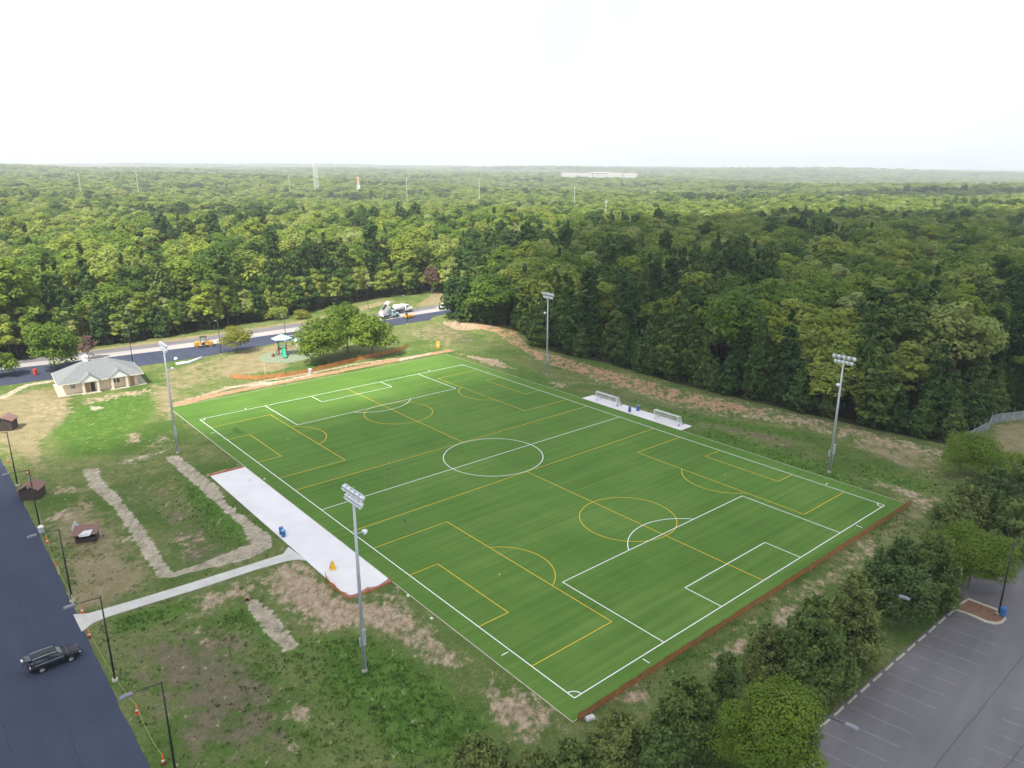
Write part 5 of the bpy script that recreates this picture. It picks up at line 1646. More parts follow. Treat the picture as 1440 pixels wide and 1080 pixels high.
# ------------------------------------------------------------------ hip-roofed park building
H_X, H_Y = Vector((0.813, 0.582, 0)), Vector((-0.582, 0.813, 0))
H_C = Vector((-97.3, 170.1, 0)) + H_Y * 5.2
bld = empty('park_building', tuple(H_C), math.atan2(H_X.y, H_X.x), label='peach walled park building with a grey hip roof and two white gabled porches', cat='building')
WX, WY, EH = 7.7, 5.2, 3.0
sl = MB()
sl.prism([(-9.2, -6.4), (9.6, -6.2), (9.6, 6.4), (-9.2, 6.4)], -0.2, 0.12)
sl.build('slab', M_KERB, bld)
wl_ = MB()
wl_.prism([(-WX, -WY), (WX, -WY), (WX, WY), (-WX, WY)], 0.12, EH)
wl_.build('wall', M_WALL, bld)
for x0, x1, y0 in ((-4.2, -0.7, -7.05), (1.9, 5.5, -6.7)):
    MB().prism([(x0 - .3, y0 - .3), (x1 + .3, y0 - .3), (x1 + .3, -WY - 1.25), (x0 - .3, -WY - 1.25)], -0.2, 0.16).build('porch_floor', M_KERB, bld)
    for x in (x0 + .25, x1 - .25):
        cl_ = MB(); cl_.box((x, y0 + .25, 1.5), (0.5, 0.5, 2.7)).build('porch_column', M_TRIM, bld)
    xm, hw = (x0 + x1) / 2, (x1 - x0) / 2 + 0.35
    g_ = MB()
    g_.add([(xm - hw, y0 - .12, 2.86), (xm + hw, y0 - .12, 2.86), (xm, y0 - .12, 4.55), (xm - hw, y0 + .1, 2.86), (xm + hw, y0 + .1, 2.86), (xm, y0 + .1, 4.55)],
           [(0, 1, 2), (5, 4, 3), (0, 3, 4, 1), (1, 4, 5, 2), (2, 5, 3, 0)])
    g_.build('gable_front', M_WHITE, bld)
    for s in (-1, 1):
        MB().add([(xm + s * (hw + .12), y0 - .25, 2.84), (xm, y0 - .25, 4.62), (xm, -WY + 3.2, 4.62), (xm + s * (hw + .12), -WY + .6, 2.84),
                  (xm + s * (hw + .12), y0 - .25, 2.94), (xm, y0 - .25, 4.72), (xm, -WY + 3.2, 4.72), (xm + s * (hw + .12), -WY + .6, 2.94)],
                 [(0, 1, 2, 3), (4, 5, 6, 7), (0, 1, 5, 4), (3, 0, 4, 7)]).build('porch_roof', M_SHINGLE, bld)
EX, EY, RZ, RX = 9.1, 6.5, 6.5, 2.3
rf = MB()
rf.add([(-EX, -EY, EH - .12), (EX, -EY, EH - .12), (EX, EY, EH - .12), (-EX, EY, EH - .12), (-RX, 0, RZ), (RX, 0, RZ)],
       [(0, 1, 5, 4), (1, 2, 5), (2, 3, 4, 5), (3, 0, 4), (3, 2, 1, 0)])
roof = rf.build('roof', M_SHINGLE, bld)
fa = MB()
for a, b in (((-EX, -EY), (EX, -EY)), ((EX, -EY), (EX, EY)), ((EX, EY), (-EX, EY)), ((-EX, EY), (-EX, -EY))):
    c = ((a[0] + b[0]) / 2, (a[1] + b[1]) / 2); L = math.hypot(b[0] - a[0], b[1] - a[1])
    fa.box((c[0] * 1.002, c[1] * 1.002, EH - .2), (L + .04 if a[1] == b[1] else 0.06, L if a[0] == b[0] else 0.06, 0.16))
fa.build('fascia', M_TRIM, bld)
cp = MB(); cp.box((-RX + .2, 0, RZ + 0.35), (1.1, 1.1, 1.3)); cup = cp.build('cupola', M_WHITE, roof)
rfp = MB(); rfp.lathe([(0.9, RZ + 1.0), (0.05, RZ + 1.35)], 4, c=(-RX + .2, 0, 0)); rfp.build('cupola_roof', M_WHITE, roof)
wv = MB()
for i in range(1, 16):                                          # shingle courses along the long slopes, each a slight step
    t = i / 16
    z = EH - .12 + (RZ - EH + .12) * t
    x, y = EX + (RX - EX) * t, EY * (1 - t)
    for s in (-1, 1):
        wv.box((0, s * y, z + .012), (2 * x - .1, 0.05, 0.022))
        wv.box((s * x, 0, z + .012), (0.05, 2 * y - .1, 0.022))
cs = wv.build('shingle_courses', M_SHINGLE, roof); cs['kind'] = 'stuff'
for x, w in ((-5.9, 1.1),):
    f_ = MB(); f_.box((x, -WY - .03, 1.75), (w, 0.08, 1.0)); fr = f_.build('window', M_TRIM, bld)
    MB().box((x, -WY - .075, 1.75), (w - .16, 0.03, 0.84)).build('pane', M_GLASSBLUE, fr)
for x in (2.7, 3.55):
    f_ = MB(); f_.box((x, -WY - .03, 1.75), (0.75, 0.08, 1.15)); fr = f_.build('window', M_TRIM, bld)
    MB().box((x, -WY - .075, 1.75), (0.6, 0.03, 1.0)).build('pane', M_GLASS, fr)
for x, m_ in ((-3.0, M_DOOR), (-1.9, M_BROWNWALL)):
    dr = MB().box((x, -WY - .03, 1.15), (0.9, 0.07, 2.05)).build('door', m_, bld)
    MB().box((x + .34, -WY - .085, 1.1), (0.06, 0.05, 0.16)).build('handle', M_CHROME, dr)
MB().box((6.6, -WY - .03, 1.15), (0.9, 0.07, 2.05)).build('door', M_DOOR, bld)

# ------------------------------------------------------------------ black car with its tailgate up
def loft(sts, M=None, cap=True):
    """Skins half cross-sections [(y, z)...] given at stations x, mirrored across y = 0."""
    mb = MB()
    n = len(sts[0][1]); ring = 2 * n
    vs, fs = [], []
    for x, sec in sts:
        vs += [(x, y, z) for y, z in sec] + [(x, -y, z) for y, z in reversed(sec)]
    for i in range(len(sts) - 1):
        for k in range(ring):
            fs.append((i * ring + k, i * ring + (k + 1) % ring, (i + 1) * ring + (k + 1) % ring, (i + 1) * ring + k))
    fs.append(tuple(range(ring - 1, -1, -1))); fs.append(tuple(range((len(sts) - 1) * ring, len(sts) * ring)))
    return mb.add(vs, fs, M)


wr, wf = G(60, 946), G(101, 930)
hd_ = (wf - wr).normalized()
lf = Vector((-hd_.y, hd_.x, 0))
cc = (wr + wf) / 2 + lf * 0.82
car = empty('parked_car', (cc.x, cc.y, 0.032), math.atan2(hd_.y, hd_.x), label='black station wagon with its tailgate raised on the fresh asphalt', cat='car')


def sec(w, zb, zm, zt, top_in=0.1, cz=0.03):
    return [(w * 0.78, zb), (w * 0.97, zb + 0.08), (w, zm - 0.1), (w * 0.985, zm), (w * 0.95, zt - 0.05), (w - top_in, zt), (w * 0.45, zt + cz)]


body = loft([(-2.42, sec(0.80, 0.42, 0.7, 0.95)), (-2.34, sec(0.90, 0.33, 0.75, 1.02)), (-1.9, sec(0.955, 0.30, 0.8, 1.05)), (-0.9, sec(0.965, 0.30, 0.82, 1.05)),
             (0.3, sec(0.965, 0.30, 0.82, 1.04)), (1.05, sec(0.96, 0.30, 0.82, 1.03)), (1.3, sec(0.955, 0.30, 0.82, 1.02)), (1.75, sec(0.94, 0.30, 0.80, 0.97)),
             (2.15, sec(0.90, 0.32, 0.72, 0.89)), (2.36, sec(0.80, 0.36, 0.62, 0.78)), (2.44, sec(0.66, 0.42, 0.56, 0.66))])
body.build('body', M_CARBLACK, car, smooth=True, bevel=0.0)
cab = loft([(-2.22, [(0.80, 1.0), (0.76, 1.25), (0.70, 1.42), (0.62, 1.50)]), (-1.85, [(0.86, 1.0), (0.82, 1.3), (0.74, 1.58), (0.64, 1.66)]), (-0.6, [(0.88, 1.0), (0.84, 1.3), (0.76, 1.62), (0.66, 1.70)]),
            (0.15, [(0.88, 1.0), (0.84, 1.3), (0.75, 1.58), (0.65, 1.66)]), (0.7, [(0.87, 1.0), (0.83, 1.18), (0.78, 1.32), (0.70, 1.38)]), (1.22, [(0.84, 0.98), (0.82, 1.0), (0.80, 1.02), (0.76, 1.04)])])
cab.build('side_windows', M_CARGLASS, car)
rf_ = loft([(-2.3, [(0.66, 1.50), (0.67, 1.53), (0.60, 1.56)]), (-1.85, [(0.735, 1.60), (0.74, 1.64), (0.60, 1.70)]), (-0.6, [(0.755, 1.64), (0.76, 1.68), (0.62, 1.735)]), (0.12, [(0.745, 1.60), (0.75, 1.64), (0.62, 1.69)]), (0.3, [(0.72, 1.55), (0.72, 1.57), (0.62, 1.60)])])
rf_.build('roof', M_CARBLACK, car, smooth=True)
MB().add([(0.29, -0.66, 1.575), (0.29, 0.66, 1.575), (1.2, 0.76, 1.055), (1.2, -0.76, 1.055)], [(0, 1, 2, 3)]).build('windscreen', plain('sky_lit_windscreen', (0.10, 0.16, 0.20), 0.08, spec=0.8), car)  # reflected sky painted into the glass as pale blue
for s in (-1, 1):
    for x0, z0, x1, z1 in ((0.25, 1.63, 1.2, 1.02), (-0.55, 1.66, -0.5, 1.02), (-1.7, 1.62, -2.2, 1.02)):
        MB().tube([(x0, s * 0.745, z0), ((x0 + x1) / 2, s * 0.83, (z0 + z1) / 2), (x1, s * 0.885, z1)], 0.045, 6).build('pillar', M_CARBLACK, car)
    MB().tube([(-2.0, s * 0.66, 1.70), (-1.85, s * 0.66, 1.78), (0.0, s * 0.66, 1.76), (0.15, s * 0.66, 1.68)], 0.022, 6).build('roof_rail', M_CHROME, car)
    MB().tube([(-1.9, s * 0.89, 1.06), (0.9, s * 0.905, 1.05)], 0.018, 5).build('window_trim', M_CHROME, car)
    MB().box((0.85, s * 1.02, 1.08), (0.2, 0.2, 0.14)).build('wing_mirror', M_CARBLACK, car, bevel=0.03)
    MB().box((2.26, s * 0.68, 0.74), (0.2, 0.3, 0.12)).build('headlight', M_TAIL, car, bevel=0.03)
    MB().box((-2.36, s * 0.72, 0.95), (0.12, 0.26, 0.3)).build('tail_lamp', M_TAIL, car, bevel=0.03)
    for x in (-1.38, 1.36):
        wh = MB(); wh.tube([(x, s * 0.74, 0.36), (x, s * 0.985, 0.36)], 0.36, 20)
        w_o = wh.build('wheel', M_BLACK, car)
        MB().tube([(x, s * 0.95, 0.36), (x, s * 0.995, 0.36)], 0.24, 14).build('rim', M_RIM, w_o)
        for k in range(5):
            a = 2 * PI * k / 5
            MB().tube([(x, s * 1.0, 0.36), (x + 0.2 * math.cos(a), s * 1.0, 0.36 + 0.2 * math.sin(a))], 0.025, 4).build('spoke', M_CHROME, w_o)
tg = MB(); tg.add([(-2.05, -0.68, 1.66), (-2.05, 0.68, 1.66), (-2.62, 0.74, 1.72), (-2.62, -0.74, 1.72), (-2.98, 0.74, 1.50), (-2.98, -0.74, 1.50),
                   (-2.05, -0.68, 1.73), (-2.05, 0.68, 1.73), (-2.64, 0.74, 1.82), (-2.64, -0.74, 1.82), (-3.04, 0.74, 1.58), (-3.04, -0.74, 1.58)],
                  [(0, 1, 2, 3), (3, 2, 4, 5), (6, 9, 8, 7), (9, 11, 10, 8), (0, 3, 9, 6), (3, 5, 11, 9), (1, 7, 8, 2), (2, 8, 10, 4), (5, 4, 10, 11), (0, 6, 7, 1)])
tgo = tg.build('tailgate', M_CARBLACK, car)
MB().add([(-2.12, -0.58, 1.745), (-2.12, 0.58, 1.745), (-2.58, 0.62, 1.815), (-2.58, -0.62, 1.815)], [(0, 3, 2, 1)]).build('rear_window', M_CARGLASS, tgo)
MB().box((-2.86, 0.0, 1.735), (0.18, 0.5, 0.05)).build('number_plate', M_TAIL, tgo)
for s in (-1, 1): MB().tube([(-2.2, s * 0.66, 1.2), (-2.5, s * 0.68, 1.72)], 0.015, 4).build('gas_strut', M_CHROME, tgo)
MB().box((-2.30, 0, 1.18), (0.06, 1.35, 0.5)).build('boot_shade_panel', M_BLACK, car)  # black panel standing in for the shade inside the open boot
MB().box((-2.44, 0, 0.58), (0.1, 1.5, 0.26)).build('rear_bumper', M_BLACK, car, bevel=0.04)
MB().box((2.43, 0, 0.52), (0.06, 1.0, 0.2)).build('grille', M_BLACK, car, bevel=0.02)

# ------------------------------------------------------------------ road roller
ra, rb_ = G(276, 489.5), G(298, 487.5)
rd = (rb_ - ra).normalized()
rc = (ra + rb_) / 2 + Vector((-rd.y, rd.x, 0)) * 0.7
rol = empty('road_roller', (rc.x, rc.y, 0.034), math.atan2(rd.y, rd.x), label='yellow road roller with a dark canopy on the fresh upper road', cat='roller')
for x in (-1.85, 1.85):
    MB().tube([(x, -0.85, 0.68), (x, 0.85, 0.68)], 0.68, 22).build('drum', M_DRUM, rol, smooth=False)
    for s in (-1, 1):
        MB().side([(x - 0.62, 0.62), (x + 0.62, 0.62), (x + 0.5, 1.45), (x - 0.5, 1.45)], s * 0.9 - 0.05, s * 0.9 + 0.05).build('drum_yoke', M_PLANT, rol)
MB().side([(-2.5, 1.0), (-2.3, 1.62), (-0.9, 1.72), (-0.45, 1.2), (-0.45, 0.6), (-1.0, 0.75), (-1.1, 1.42), (-2.45, 1.42)], -0.82, 0.82).build('rear_body', M_PLANT, rol, bevel=0.05)
MB().side([(2.55, 1.0), (2.35, 1.5), (0.9, 1.62), (0.3, 1.15), (0.3, 0.55), (0.95, 0.7), (1.1, 1.42), (2.45, 1.42)], -0.82, 0.82).build('front_body', M_PLANT, rol, bevel=0.05)
MB().box((-0.05, 0, 0.75), (1.2, 0.7, 0.4)).build('articulation', M_BLACK, rol)
MB().box((0, 0, 1.2), (1.3, 1.4, 0.12)).build('platform', M_DARKMETAL, rol)
MB().side([(-0.45, 1.27), (0.0, 1.27), (0.0, 1.5), (-0.3, 1.5), (-0.35, 2.05), (-0.5, 2.05)], -0.3, 0.3).build('seat', M_WHITE, rol)
MB().tube([(0.55, 0, 1.3), (0.4, 0, 1.85)], 0.06, 6).build('steering_column', M_BLACK, rol)
for x in (-0.7, 0.75):
    for s in (-1, 1): MB().tube([(x, s * 0.68, 1.2), (x, s * 0.68, 2.95)], 0.05, 6).build('canopy_post', M_DARKMETAL, rol)
MB().box((0.02, 0, 3.0), (1.9, 1.65, 0.12)).build('canopy', M_DARKMETAL, rol, bevel=0.04)

# ------------------------------------------------------------------ trucks at the paving job
def wheels(root, xs, w, r, yc=0.0, dual=()):
    for x in xs:
        for s in (-1, 1):
            o = MB().tube([(x, s * (w / 2 - 0.32), r), (x, s * w / 2, r)], r, 16).build('wheel', M_BLACK, root)
            MB().tube([(x, s * (w / 2 - 0.02), r), (x, s * (w / 2 + 0.015), r)], r * 0.55, 12).build('rim', M_RIM, o)


def cab_conv(root, x, mat, zb=0.75):
    b_ = loft([(x - 0.95, [(1.0, zb), (1.08, zb + 0.5), (1.05, zb + 1.0), (0.95, zb + 1.95), (0.6, zb + 2.05)]), (x + 0.15, [(1.0, zb), (1.08, zb + 0.5), (1.05, zb + 1.0), (0.95, zb + 1.95), (0.6, zb + 2.05)]),
               (x + 0.5, [(1.0, zb), (1.08, zb + 0.5), (1.05, zb + 1.0), (0.92, zb + 1.75), (0.6, zb + 1.85)]), (x + 0.75, [(0.95, zb), (1.0, zb + 0.5), (1.0, zb + 0.98), (0.9, zb + 1.05), (0.6, zb + 1.08)]),
               (x + 1.9, [(0.75, zb), (0.85, zb + 0.4), (0.84, zb + 0.75), (0.7, zb + 0.88), (0.4, zb + 0.92)]), (x + 2.05, [(0.7, zb), (0.8, zb + 0.3), (0.78, zb + 0.6), (0.6, zb + 0.7), (0.3, zb + 0.72)])])
    c_ = b_.build('cab', mat, root)
    MB().add([(x + 0.53, -0.82, zb + 1.66), (x + 0.53, 0.82, zb + 1.66), (x + 0.78, 0.86, zb + 1.1), (x + 0.78, -0.86, zb + 1.1)], [(0, 3, 2, 1)]).build('windscreen', M_GLASS, c_)
    for s in (-1, 1):
        MB().add([(x - 0.6, s * 1.075, zb + 1.05), (x + 0.35, s * 1.075, zb + 1.05), (x + 0.2, s * 1.0, zb + 1.75), (x - 0.55, s * 1.0, zb + 1.75)], [(0, 1, 2, 3)]).build('side_window', M_GLASS, c_)
        MB().box((x + 1.95, s * 0.7, zb + 0.35), (0.16, 0.3, 0.22)).build('headlight', M_TAIL, c_)
        MB().box((x + 0.6, s * 1.3, zb + 1.35), (0.08, 0.22, 0.5)).build('wing_mirror', M_BLACK, c_)
    MB().box((x + 2.1, 0, zb - 0.15), (0.12, 2.1, 0.3)).build('bumper', M_CHROME, root)


da, db = G(541, 449.5), G(560, 446.5)
dd = (db - da).normalized()
dc = (da + db) / 2 + Vector((-dd.y, dd.x, 0)) * 1.1
dump = empty('dump_truck', (dc.x, dc.y, 0.034), math.atan2(dd.y, dd.x), label='pale blue dump truck with its white bed tipped up', cat='truck', group='trucks at the paving job')
wheels(dump, (-2.6, -1.35, 2.4), 2.35, 0.5)
MB().box((-0.5, 0, 0.8), (6.2, 0.85, 0.28)).build('chassis', M_DARKMETAL, dump)
cab_conv(dump, 1.35, M_PALEBLUE)
bed = empty('dump_bed', (-3.1, 0, 1.0)); bed.parent = dump; bed.rotation_euler = (0, R(-44), 0)
MB().box((2.1, 0, 0.1), (4.3, 2.2, 0.14)).build('bed_floor', M_DUMPBED, bed)
for s in (-1, 1): MB().side([(0.0, 0.17), (4.25, 0.17), (4.25, 1.45), (0.35, 1.25)], s * 1.1 - 0.05, s * 1.1 + 0.05).build('bed_side', M_DUMPBED, bed)
MB().box((4.2, 0, 0.85), (0.1, 2.1, 1.35)).build('bed_front', M_DUMPBED, bed)
MB().box((4.75, 0, 1.5), (1.1, 2.2, 0.1)).build('cab_guard', M_DUMPBED, bed)
MB().box((3.0, 0, 1.32), (2.1, 1.7, 0.1)).build('rolled_cover', M_BLACK, bed)
MB().tube([(0.4, 0, 1.0), (-0.9, 0, 2.6)], 0.1, 8).build('hoist_ram', M_CHROME, dump)

ta, tb = G(557, 441.5), G(581, 438.5)
td = (tb - ta).normalized()
tcn = (ta + tb) / 2 + Vector((-td.y, td.x, 0)) * 1.3
tank = empty('tank_truck', (tcn.x, tcn.y, 0.034), math.atan2(td.y, td.x), label='white truck with a long rounded body behind the dump truck', cat='truck', group='trucks at the paving job')
wheels(tank, (-2.7, -1.4, 2.5), 2.3, 0.5)
MB().box((-0.4, 0, 0.8), (6.4, 0.85, 0.28)).build('chassis', M_DARKMETAL, tank)
cab_conv(tank, 1.5, M_WHITE)
tb_ = MB(); tb_.tube([(-3.7, 0, 2.0), (-3.5, 0, 2.0), (0.2, 0, 2.1), (0.4, 0, 2.1)], [0.8, 1.08, 1.08, 0.8], 18); tko = tb_.build('tank', M_DUMPBED, tank, smooth=True)
for x in (-2.6, -1.2): MB().tube([(x, 0, 2.02), (x + .12, 0, 2.02)], 1.1, 18).build('tank_band', M_CHROME, tko)
MB().box((-1.6, 0, 3.15), (0.7, 0.6, 0.16)).build('hatch', M_GREYMETAL, tko)
MB().box((-3.95, 0, 1.4), (0.4, 1.6, 1.0)).build('spray_bar', M_BLACK, tank)

pa = G(574, 447.5)
pv = empty('mini_paver', (pa.x, pa.y, 0.034), math.atan2(dd.y, dd.x), label='small yellow paving machine beside the dump truck', cat='paver')
MB().side([(-1.3, 0.3), (1.2, 0.3), (1.5, 0.9), (0.6, 1.1), (-0.4, 1.25), (-1.3, 1.15)], -0.75, 0.75).build('machine_body', M_PLANT, pv, bevel=0.05)
for s in (-1, 1):
    MB().tube([(-1.0, s * 0.75, 0.32), (-1.0, s * 1.0, 0.32)], 0.32, 12).build('wheel', M_BLACK, pv)
    MB().tube([(0.8, s * 0.75, 0.32), (0.8, s * 1.0, 0.32)], 0.32, 12).build('wheel', M_BLACK, pv)
MB().box((-0.6, 0, 1.5), (0.5, 0.7, 0.5)).build('seat', M_BLACK, pv)
MB().side([(1.45, 0.55), (2.2, 0.95), (2.2, 1.1), (1.45, 1.0)], -0.95, 0.95).build('hopper', M_PLANT, pv)
pk = G(625, 434)
pku = empty('white_pickup', (pk.x, pk.y, 0.034), R(45), label='white pickup half hidden behind the corner pine at the road end', cat='pickup', group='trucks at the paving job')
pb = loft([(-2.6, [(0.85, 0.45), (0.95, 0.7), (0.93, 1.05), (0.8, 1.08)]), (0.9, [(0.85, 0.45), (0.97, 0.7), (0.95, 1.08), (0.8, 1.1)]), (2.3, [(0.8, 0.45), (0.92, 0.7), (0.88, 0.98), (0.7, 1.0)]), (2.6, [(0.7, 0.5), (0.8, 0.65), (0.75, 0.8), (0.6, 0.82)])])
pb.build('body', M_WHITE, pku)
loft([(-0.9, [(0.82, 1.08), (0.8, 1.4), (0.7, 1.78), (0.5, 1.8)]), (0.3, [(0.82, 1.08), (0.8, 1.4), (0.7, 1.76), (0.5, 1.78)]), (1.0, [(0.82, 1.06), (0.8, 1.1), (0.75, 1.14), (0.6, 1.15)])]).build('cab_glass', M_CARGLASS, pku)
MB().box((-0.3, 0, 1.84), (1.2, 1.4, 0.06)).build('cab_roof', M_WHITE, pku)
wheels(pku, (-1.7, 1.65), 1.9, 0.38)
# flattened white silt roll by the upper road
rl = [G(x, y, 0.25) for x, y in ((247, 512), (256, 511), (264, 510), (273, 507), (284, 503))]
o = MB().tube(rl, [0.3, 0.5, 0.42, 0.35, 0.42], 9).build('white_roll', M_TARP, smooth=True)
props(o, label='long white plastic roll lying on the grass beside the upper road', cat='plastic roll')
o = MB().lathe([(0.5, 0.0), (0.55, 0.3), (0.3, 0.7), (0.1, 0.8)], 9).build('white_bag', M_TARP, smooth=True); o.location = G(247.5, 506)
props(o, label='white sack on the road edge behind the long white roll', cat='sack')

# ------------------------------------------------------------------ playground
pc = G(398, 499)
play_mat = MB().lathe([(7.2, -0.1), (7.2, 0.04), (7.1, 0.05)], 36, squash=(1, 1)).build('play_surface', M_RUBBERMAT); play_mat.location = G(402, 501); play_mat['kind'] = 'structure'
pg = empty('play_structure', (pc.x, pc.y, 0.05), R(10), label='playground climbing frame with a green slide under a pale cyan canopy', cat='play structure')
for x in (-1.0, 1.0):
    for y in (-1.0, 1.0): MB().tube([(x, y, 0), (x, y, 4.9)], 0.09, 8).build('post', M_TANPOST if x > 0 else M_DARKMETAL, pg)
MB().box((0, 0, 1.75), (2.1, 2.1, 0.14)).build('deck', M_REDDECK, pg)
MB().lathe([(2.9, 4.7), (2.86, 4.78), (0.12, 5.9)], 6).build('canopy', M_CANOPY, pg)
sp_, sw = [], 0.42
prof = [(-0.9, 2.0), (-1.3, 1.95), (-2.2, 1.35), (-3.2, 0.65), (-4.0, 0.35), (-4.5, 0.33)]
sv, sf = [], []
for i, (y, z) in enumerate(prof):
    for x, dz in ((-0.48, 0.42), (-0.44, 0.05), (0.0, 0.0), (0.44, 0.05), (0.48, 0.42)): sv.append((0.15 + x * (1.15 if i == 5 else 1) + 0.18 * i, y, z + dz))
for i in range(5):
    for k in range(4): sf.append((i * 5 + k, i * 5 + k + 1, i * 5 + k + 6, i * 5 + k + 5))
so = MB().add(sv, sf).build('slide', M_SLIDE, pg, smooth=True); sm = so.modifiers.new('thick', 'SOLIDIFY'); sm.thickness = 0.05
MB().box((0.1, -1.0, 2.9), (1.5, 0.12, 0.5)).build('slide_hood', M_CANOPY, pg)
for k, x in enumerate((-1.0, 1.0)):
    MB().box((x, 0, 2.25), (0.05, 1.9, 0.8)).build('guard_panel', (M_SLIDE, M_REDDECK)[k], pg)
for k in range(5): MB().box((-1.9 + 0.14 * k, 0.3, 0.3 + 0.32 * k), (0.3, 1.0, 0.07)).build('step', M_REDDECK, pg)
MB().tube([(2.6, 0.4, 0), (2.6, 0.4, 2.1), (1.1, 0.6, 2.6)], 0.06, 6).build('climbing_bar', M_TANPOST, pg)
MB().tube([(3.0, -0.6, 0), (3.0, -0.6, 1.8), (1.1, -0.5, 1.9)], 0.06, 6).build('climbing_bar', M_TANPOST, pg)
MB().lathe([(0.5, 0.0), (0.45, 0.5), (0.2, 0.9)], 8, c=(-2.4, -1.6, 0)).build('play_rock', M_REDDECK, pg)
q = G(424, 493)
sh = empty('shade_canopy', (q.x, q.y, 0.03), R(30), label='second pale cyan canopy beside the shade trees', cat='canopy')
for x in (-1.4, 1.4): MB().tube([(x, 0, 0), (x, 0, 3.2)], 0.08, 8).build('post', M_WHITE, sh)
MB().lathe([(2.7, 3.1), (2.66, 3.18), (0.1, 4.1)], 4).build('canopy', M_CANOPY, sh)
q = G(409, 488)
sw_ = empty('swing_frame', (q.x, q.y, 0.0), R(35), label='thin white swing frame behind the climbing frame', cat='swing')
for x in (-1.5, 1.5):
    for s in (-1, 1): MB().tube([(x, s * 0.9, 0), (x, 0, 3.4)], 0.05, 6).build('leg', M_WHITE, sw_)
MB().tube([(-1.5, 0, 3.4), (1.5, 0, 3.4)], 0.05, 6).build('top_bar', M_WHITE, sw_)
for x in (-0.6, 0.6):
    for d_ in (-.22, .22): MB().tube([(x + d_, 0, 3.4), (x + d_, 0, 0.6)], 0.015, 4).build('chain', M_GALV, sw_)
    MB().box((x, 0, 0.58), (0.5, 0.2, 0.05)).build('seat', M_BLACK, sw_)
o = MB().tube([(0, 0, 0), (0, 0, 3.6)], 0.06, 6).build('white_post', M_TRIM); o.location = G(373, 527); props(o, label='thin pale post standing in the dry grass before the playground', cat='post')

# ------------------------------------------------------------------ far landmarks
def lattice(root, H, w0, w1, mats, bays, r=0.3):
    def col(z):
        w = w0 + (w1 - w0) * z / H
        return [Vector((w / 2 * math.cos(a), w / 2 * math.sin(a), z)) for a in (PI / 2, PI / 2 + 2.094, PI / 2 + 4.189)]
    for k in range(3):
        for j, (z0, z1, m_) in enumerate(mats): MB().tube([col(z0)[k], col(z1)[k]], r, 5).build('leg', m_, root)
    br = MB()
    for i in range(bays):
        a, b = col(H * i / bays), col(H * (i + 1) / bays)
        for k in range(3):
            br.tube([a[k], b[(k + 1) % 3]], r * 0.5, 4); br.tube([a[(k + 1) % 3], b[k]], r * 0.5, 4); br.tube([b[k], b[(k + 1) % 3]], r * 0.5, 4)
    o = br.build('bracing', mats[0][2], root); o['kind'] = 'stuff'


M_TOWER = plain('pale_tower_steel', (0.70, 0.71, 0.74), 0.5)
M_TOWERORANGE = plain('orange_tower_band', (0.62, 0.24, 0.10), 0.6)
tp_ = at_depth(444.5, 262, 1120); zt_ = z_at(tp_.x, tp_.y)
tw = empty('radio_mast', (tp_.x, tp_.y, zt_), 0.4, label='tall pale lattice radio mast rising above the skyline', cat='radio mast')
Ht = at_depth(443, 199, 1120).z - zt_
lattice(tw, Ht, 9.5, 3.2, [(0, Ht, M_TOWER)], 18, 0.19)
for z, a in ((Ht * .42, 0.3), (Ht * .62, 2.2), (Ht * .72, 0.2)): MB().lathe([(1.3, 0), (1.0, 0.6), (0.3, 0.8)], 10, c=(3.4 * math.cos(a), 3.4 * math.sin(a), z)).build('dish', M_WHITE, tw)
MB().tube([(0, 0, Ht), (0, 0, Ht + 6)], 0.12, 5).build('antenna', M_TOWER, tw)
tp_ = at_depth(504, 262, 1090); zt_ = z_at(tp_.x, tp_.y); Ht = at_depth(504, 249, 1090).z - zt_
st = empty('banded_mast', (tp_.x, tp_.y, zt_), 0.1, label='short lattice mast with a white foot and an orange top', cat='mast')
lattice(st, Ht, 6.5, 2.6, [(0, Ht * .72, M_WHITE), (Ht * .72, Ht, M_TOWERORANGE)], 7, 0.45)
PGp = 'pale poles standing out of the far wood'
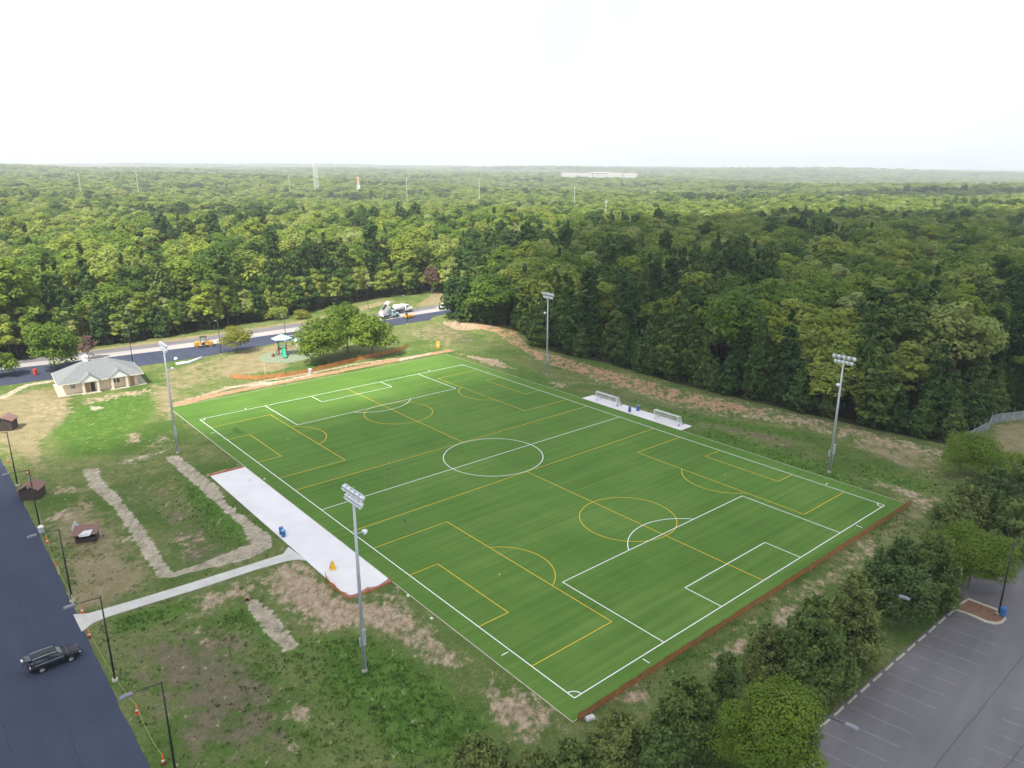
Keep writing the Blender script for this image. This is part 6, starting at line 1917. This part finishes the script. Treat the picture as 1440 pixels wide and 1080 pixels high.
for px, yt, yb, dep, lab in ((572, 250, 267, 900, 'pale pole in the far wood right of the orange topped mast'), (674, 252, 268, 880, 'pale pole at the middle of the far wood'), (808, 262, 274, 760, 'pale pole before the pine plantation'),
                             (407, 247, 260, 1000, 'pale pole left of the tall radio mast'), (112, 244, 258, 900, 'pale pole at the left of the far wood'), (193, 242, 258, 900, 'pale pole second from the left in the far wood'), (852, 281, 296, 600, 'thin pole at the lit edge of the shaded wood')):
    b_ = at_depth(px, yb, dep); zz = z_at(b_.x, b_.y); top = at_depth(px, yt, dep).z
    root = empty('utility_pole', (b_.x, b_.y, zz), 0.2, label=lab, cat='utility pole', group=PGp)
    MB().tube([(0, 0, 0), (0, 0, top - zz)], [0.26, 0.2], 6).build('mast', M_TOWER, root)
    MB().box((0, 0, top - zz - 1.2), (3.2, 0.25, 0.25)).build('crossarm', M_TOWER, root)
wz = z_at(WARE.x, WARE.y)
wh_ = empty('warehouse', (WARE.x, WARE.y, wz), math.atan2(-WARE.x, WARE.y) * 0 + 0.06, label='long low white warehouse on the skyline above the pine plantation', cat='warehouse')
wtop = at_depth(842, 243.2, 2500).z - wz
for i in range(5):
    w_ = 50
    MB().box((-96 + i * 48, (i % 2) * 6, (wtop - (i % 3) * 1.8) / 2), (46, 60, wtop - (i % 3) * 1.8)).build('wall', M_FARWHITE, wh_)
MB().box((0, 10, wtop + 1), (60, 30, 2.2)).build('roof_plant', M_FARWHITE, wh_)
hz = z_at(HOUSE_FAR.x, HOUSE_FAR.y)
hs = empty('far_house', (HOUSE_FAR.x, HOUSE_FAR.y, hz), 0.5, label='small pale house in a gap of the far wood at the right', cat='house')
MB().box((0, 0, 5), (11, 9, 10)).build('wall', M_FARWHITE, hs)
MB().side([(-6, 10), (6, 10), (0, 14)], -5, 5).build('roof', M_SHINGLE, hs)
for x in (-3, 0, 3):
    w_o = MB().box((x, -4.55, 7), (1.3, 0.12, 1.8)).build('window', M_TRIM, hs)
    MB().box((x, -4.63, 7), (1.0, 0.05, 1.5)).build('pane', M_GLASS, w_o)

# ------------------------------------------------------------------ summer haze over the whole place
hm, n, l, b = new_mat('haze_air')
n.remove(b)
pvn = n.new('ShaderNodeVolumePrincipled')
pvn.inputs['Color'].default_value = (0.90, 0.95, 1.0, 1)
pvn.inputs['Density'].default_value = 0.00020
l.new(pvn.outputs['Volume'], n['Material Output'].inputs['Volume'])
zmin = float(GZ.min()) - 2
hb_ = MB(); hb_.prism([(-15600, -700), (15600, -700), (15600, 16600), (-15600, 16600)], zmin, 150.0)
hz_ = hb_.build('haze', hm); hz_['kind'] = 'stuff'; hz_['label'] = 'pale summer haze'
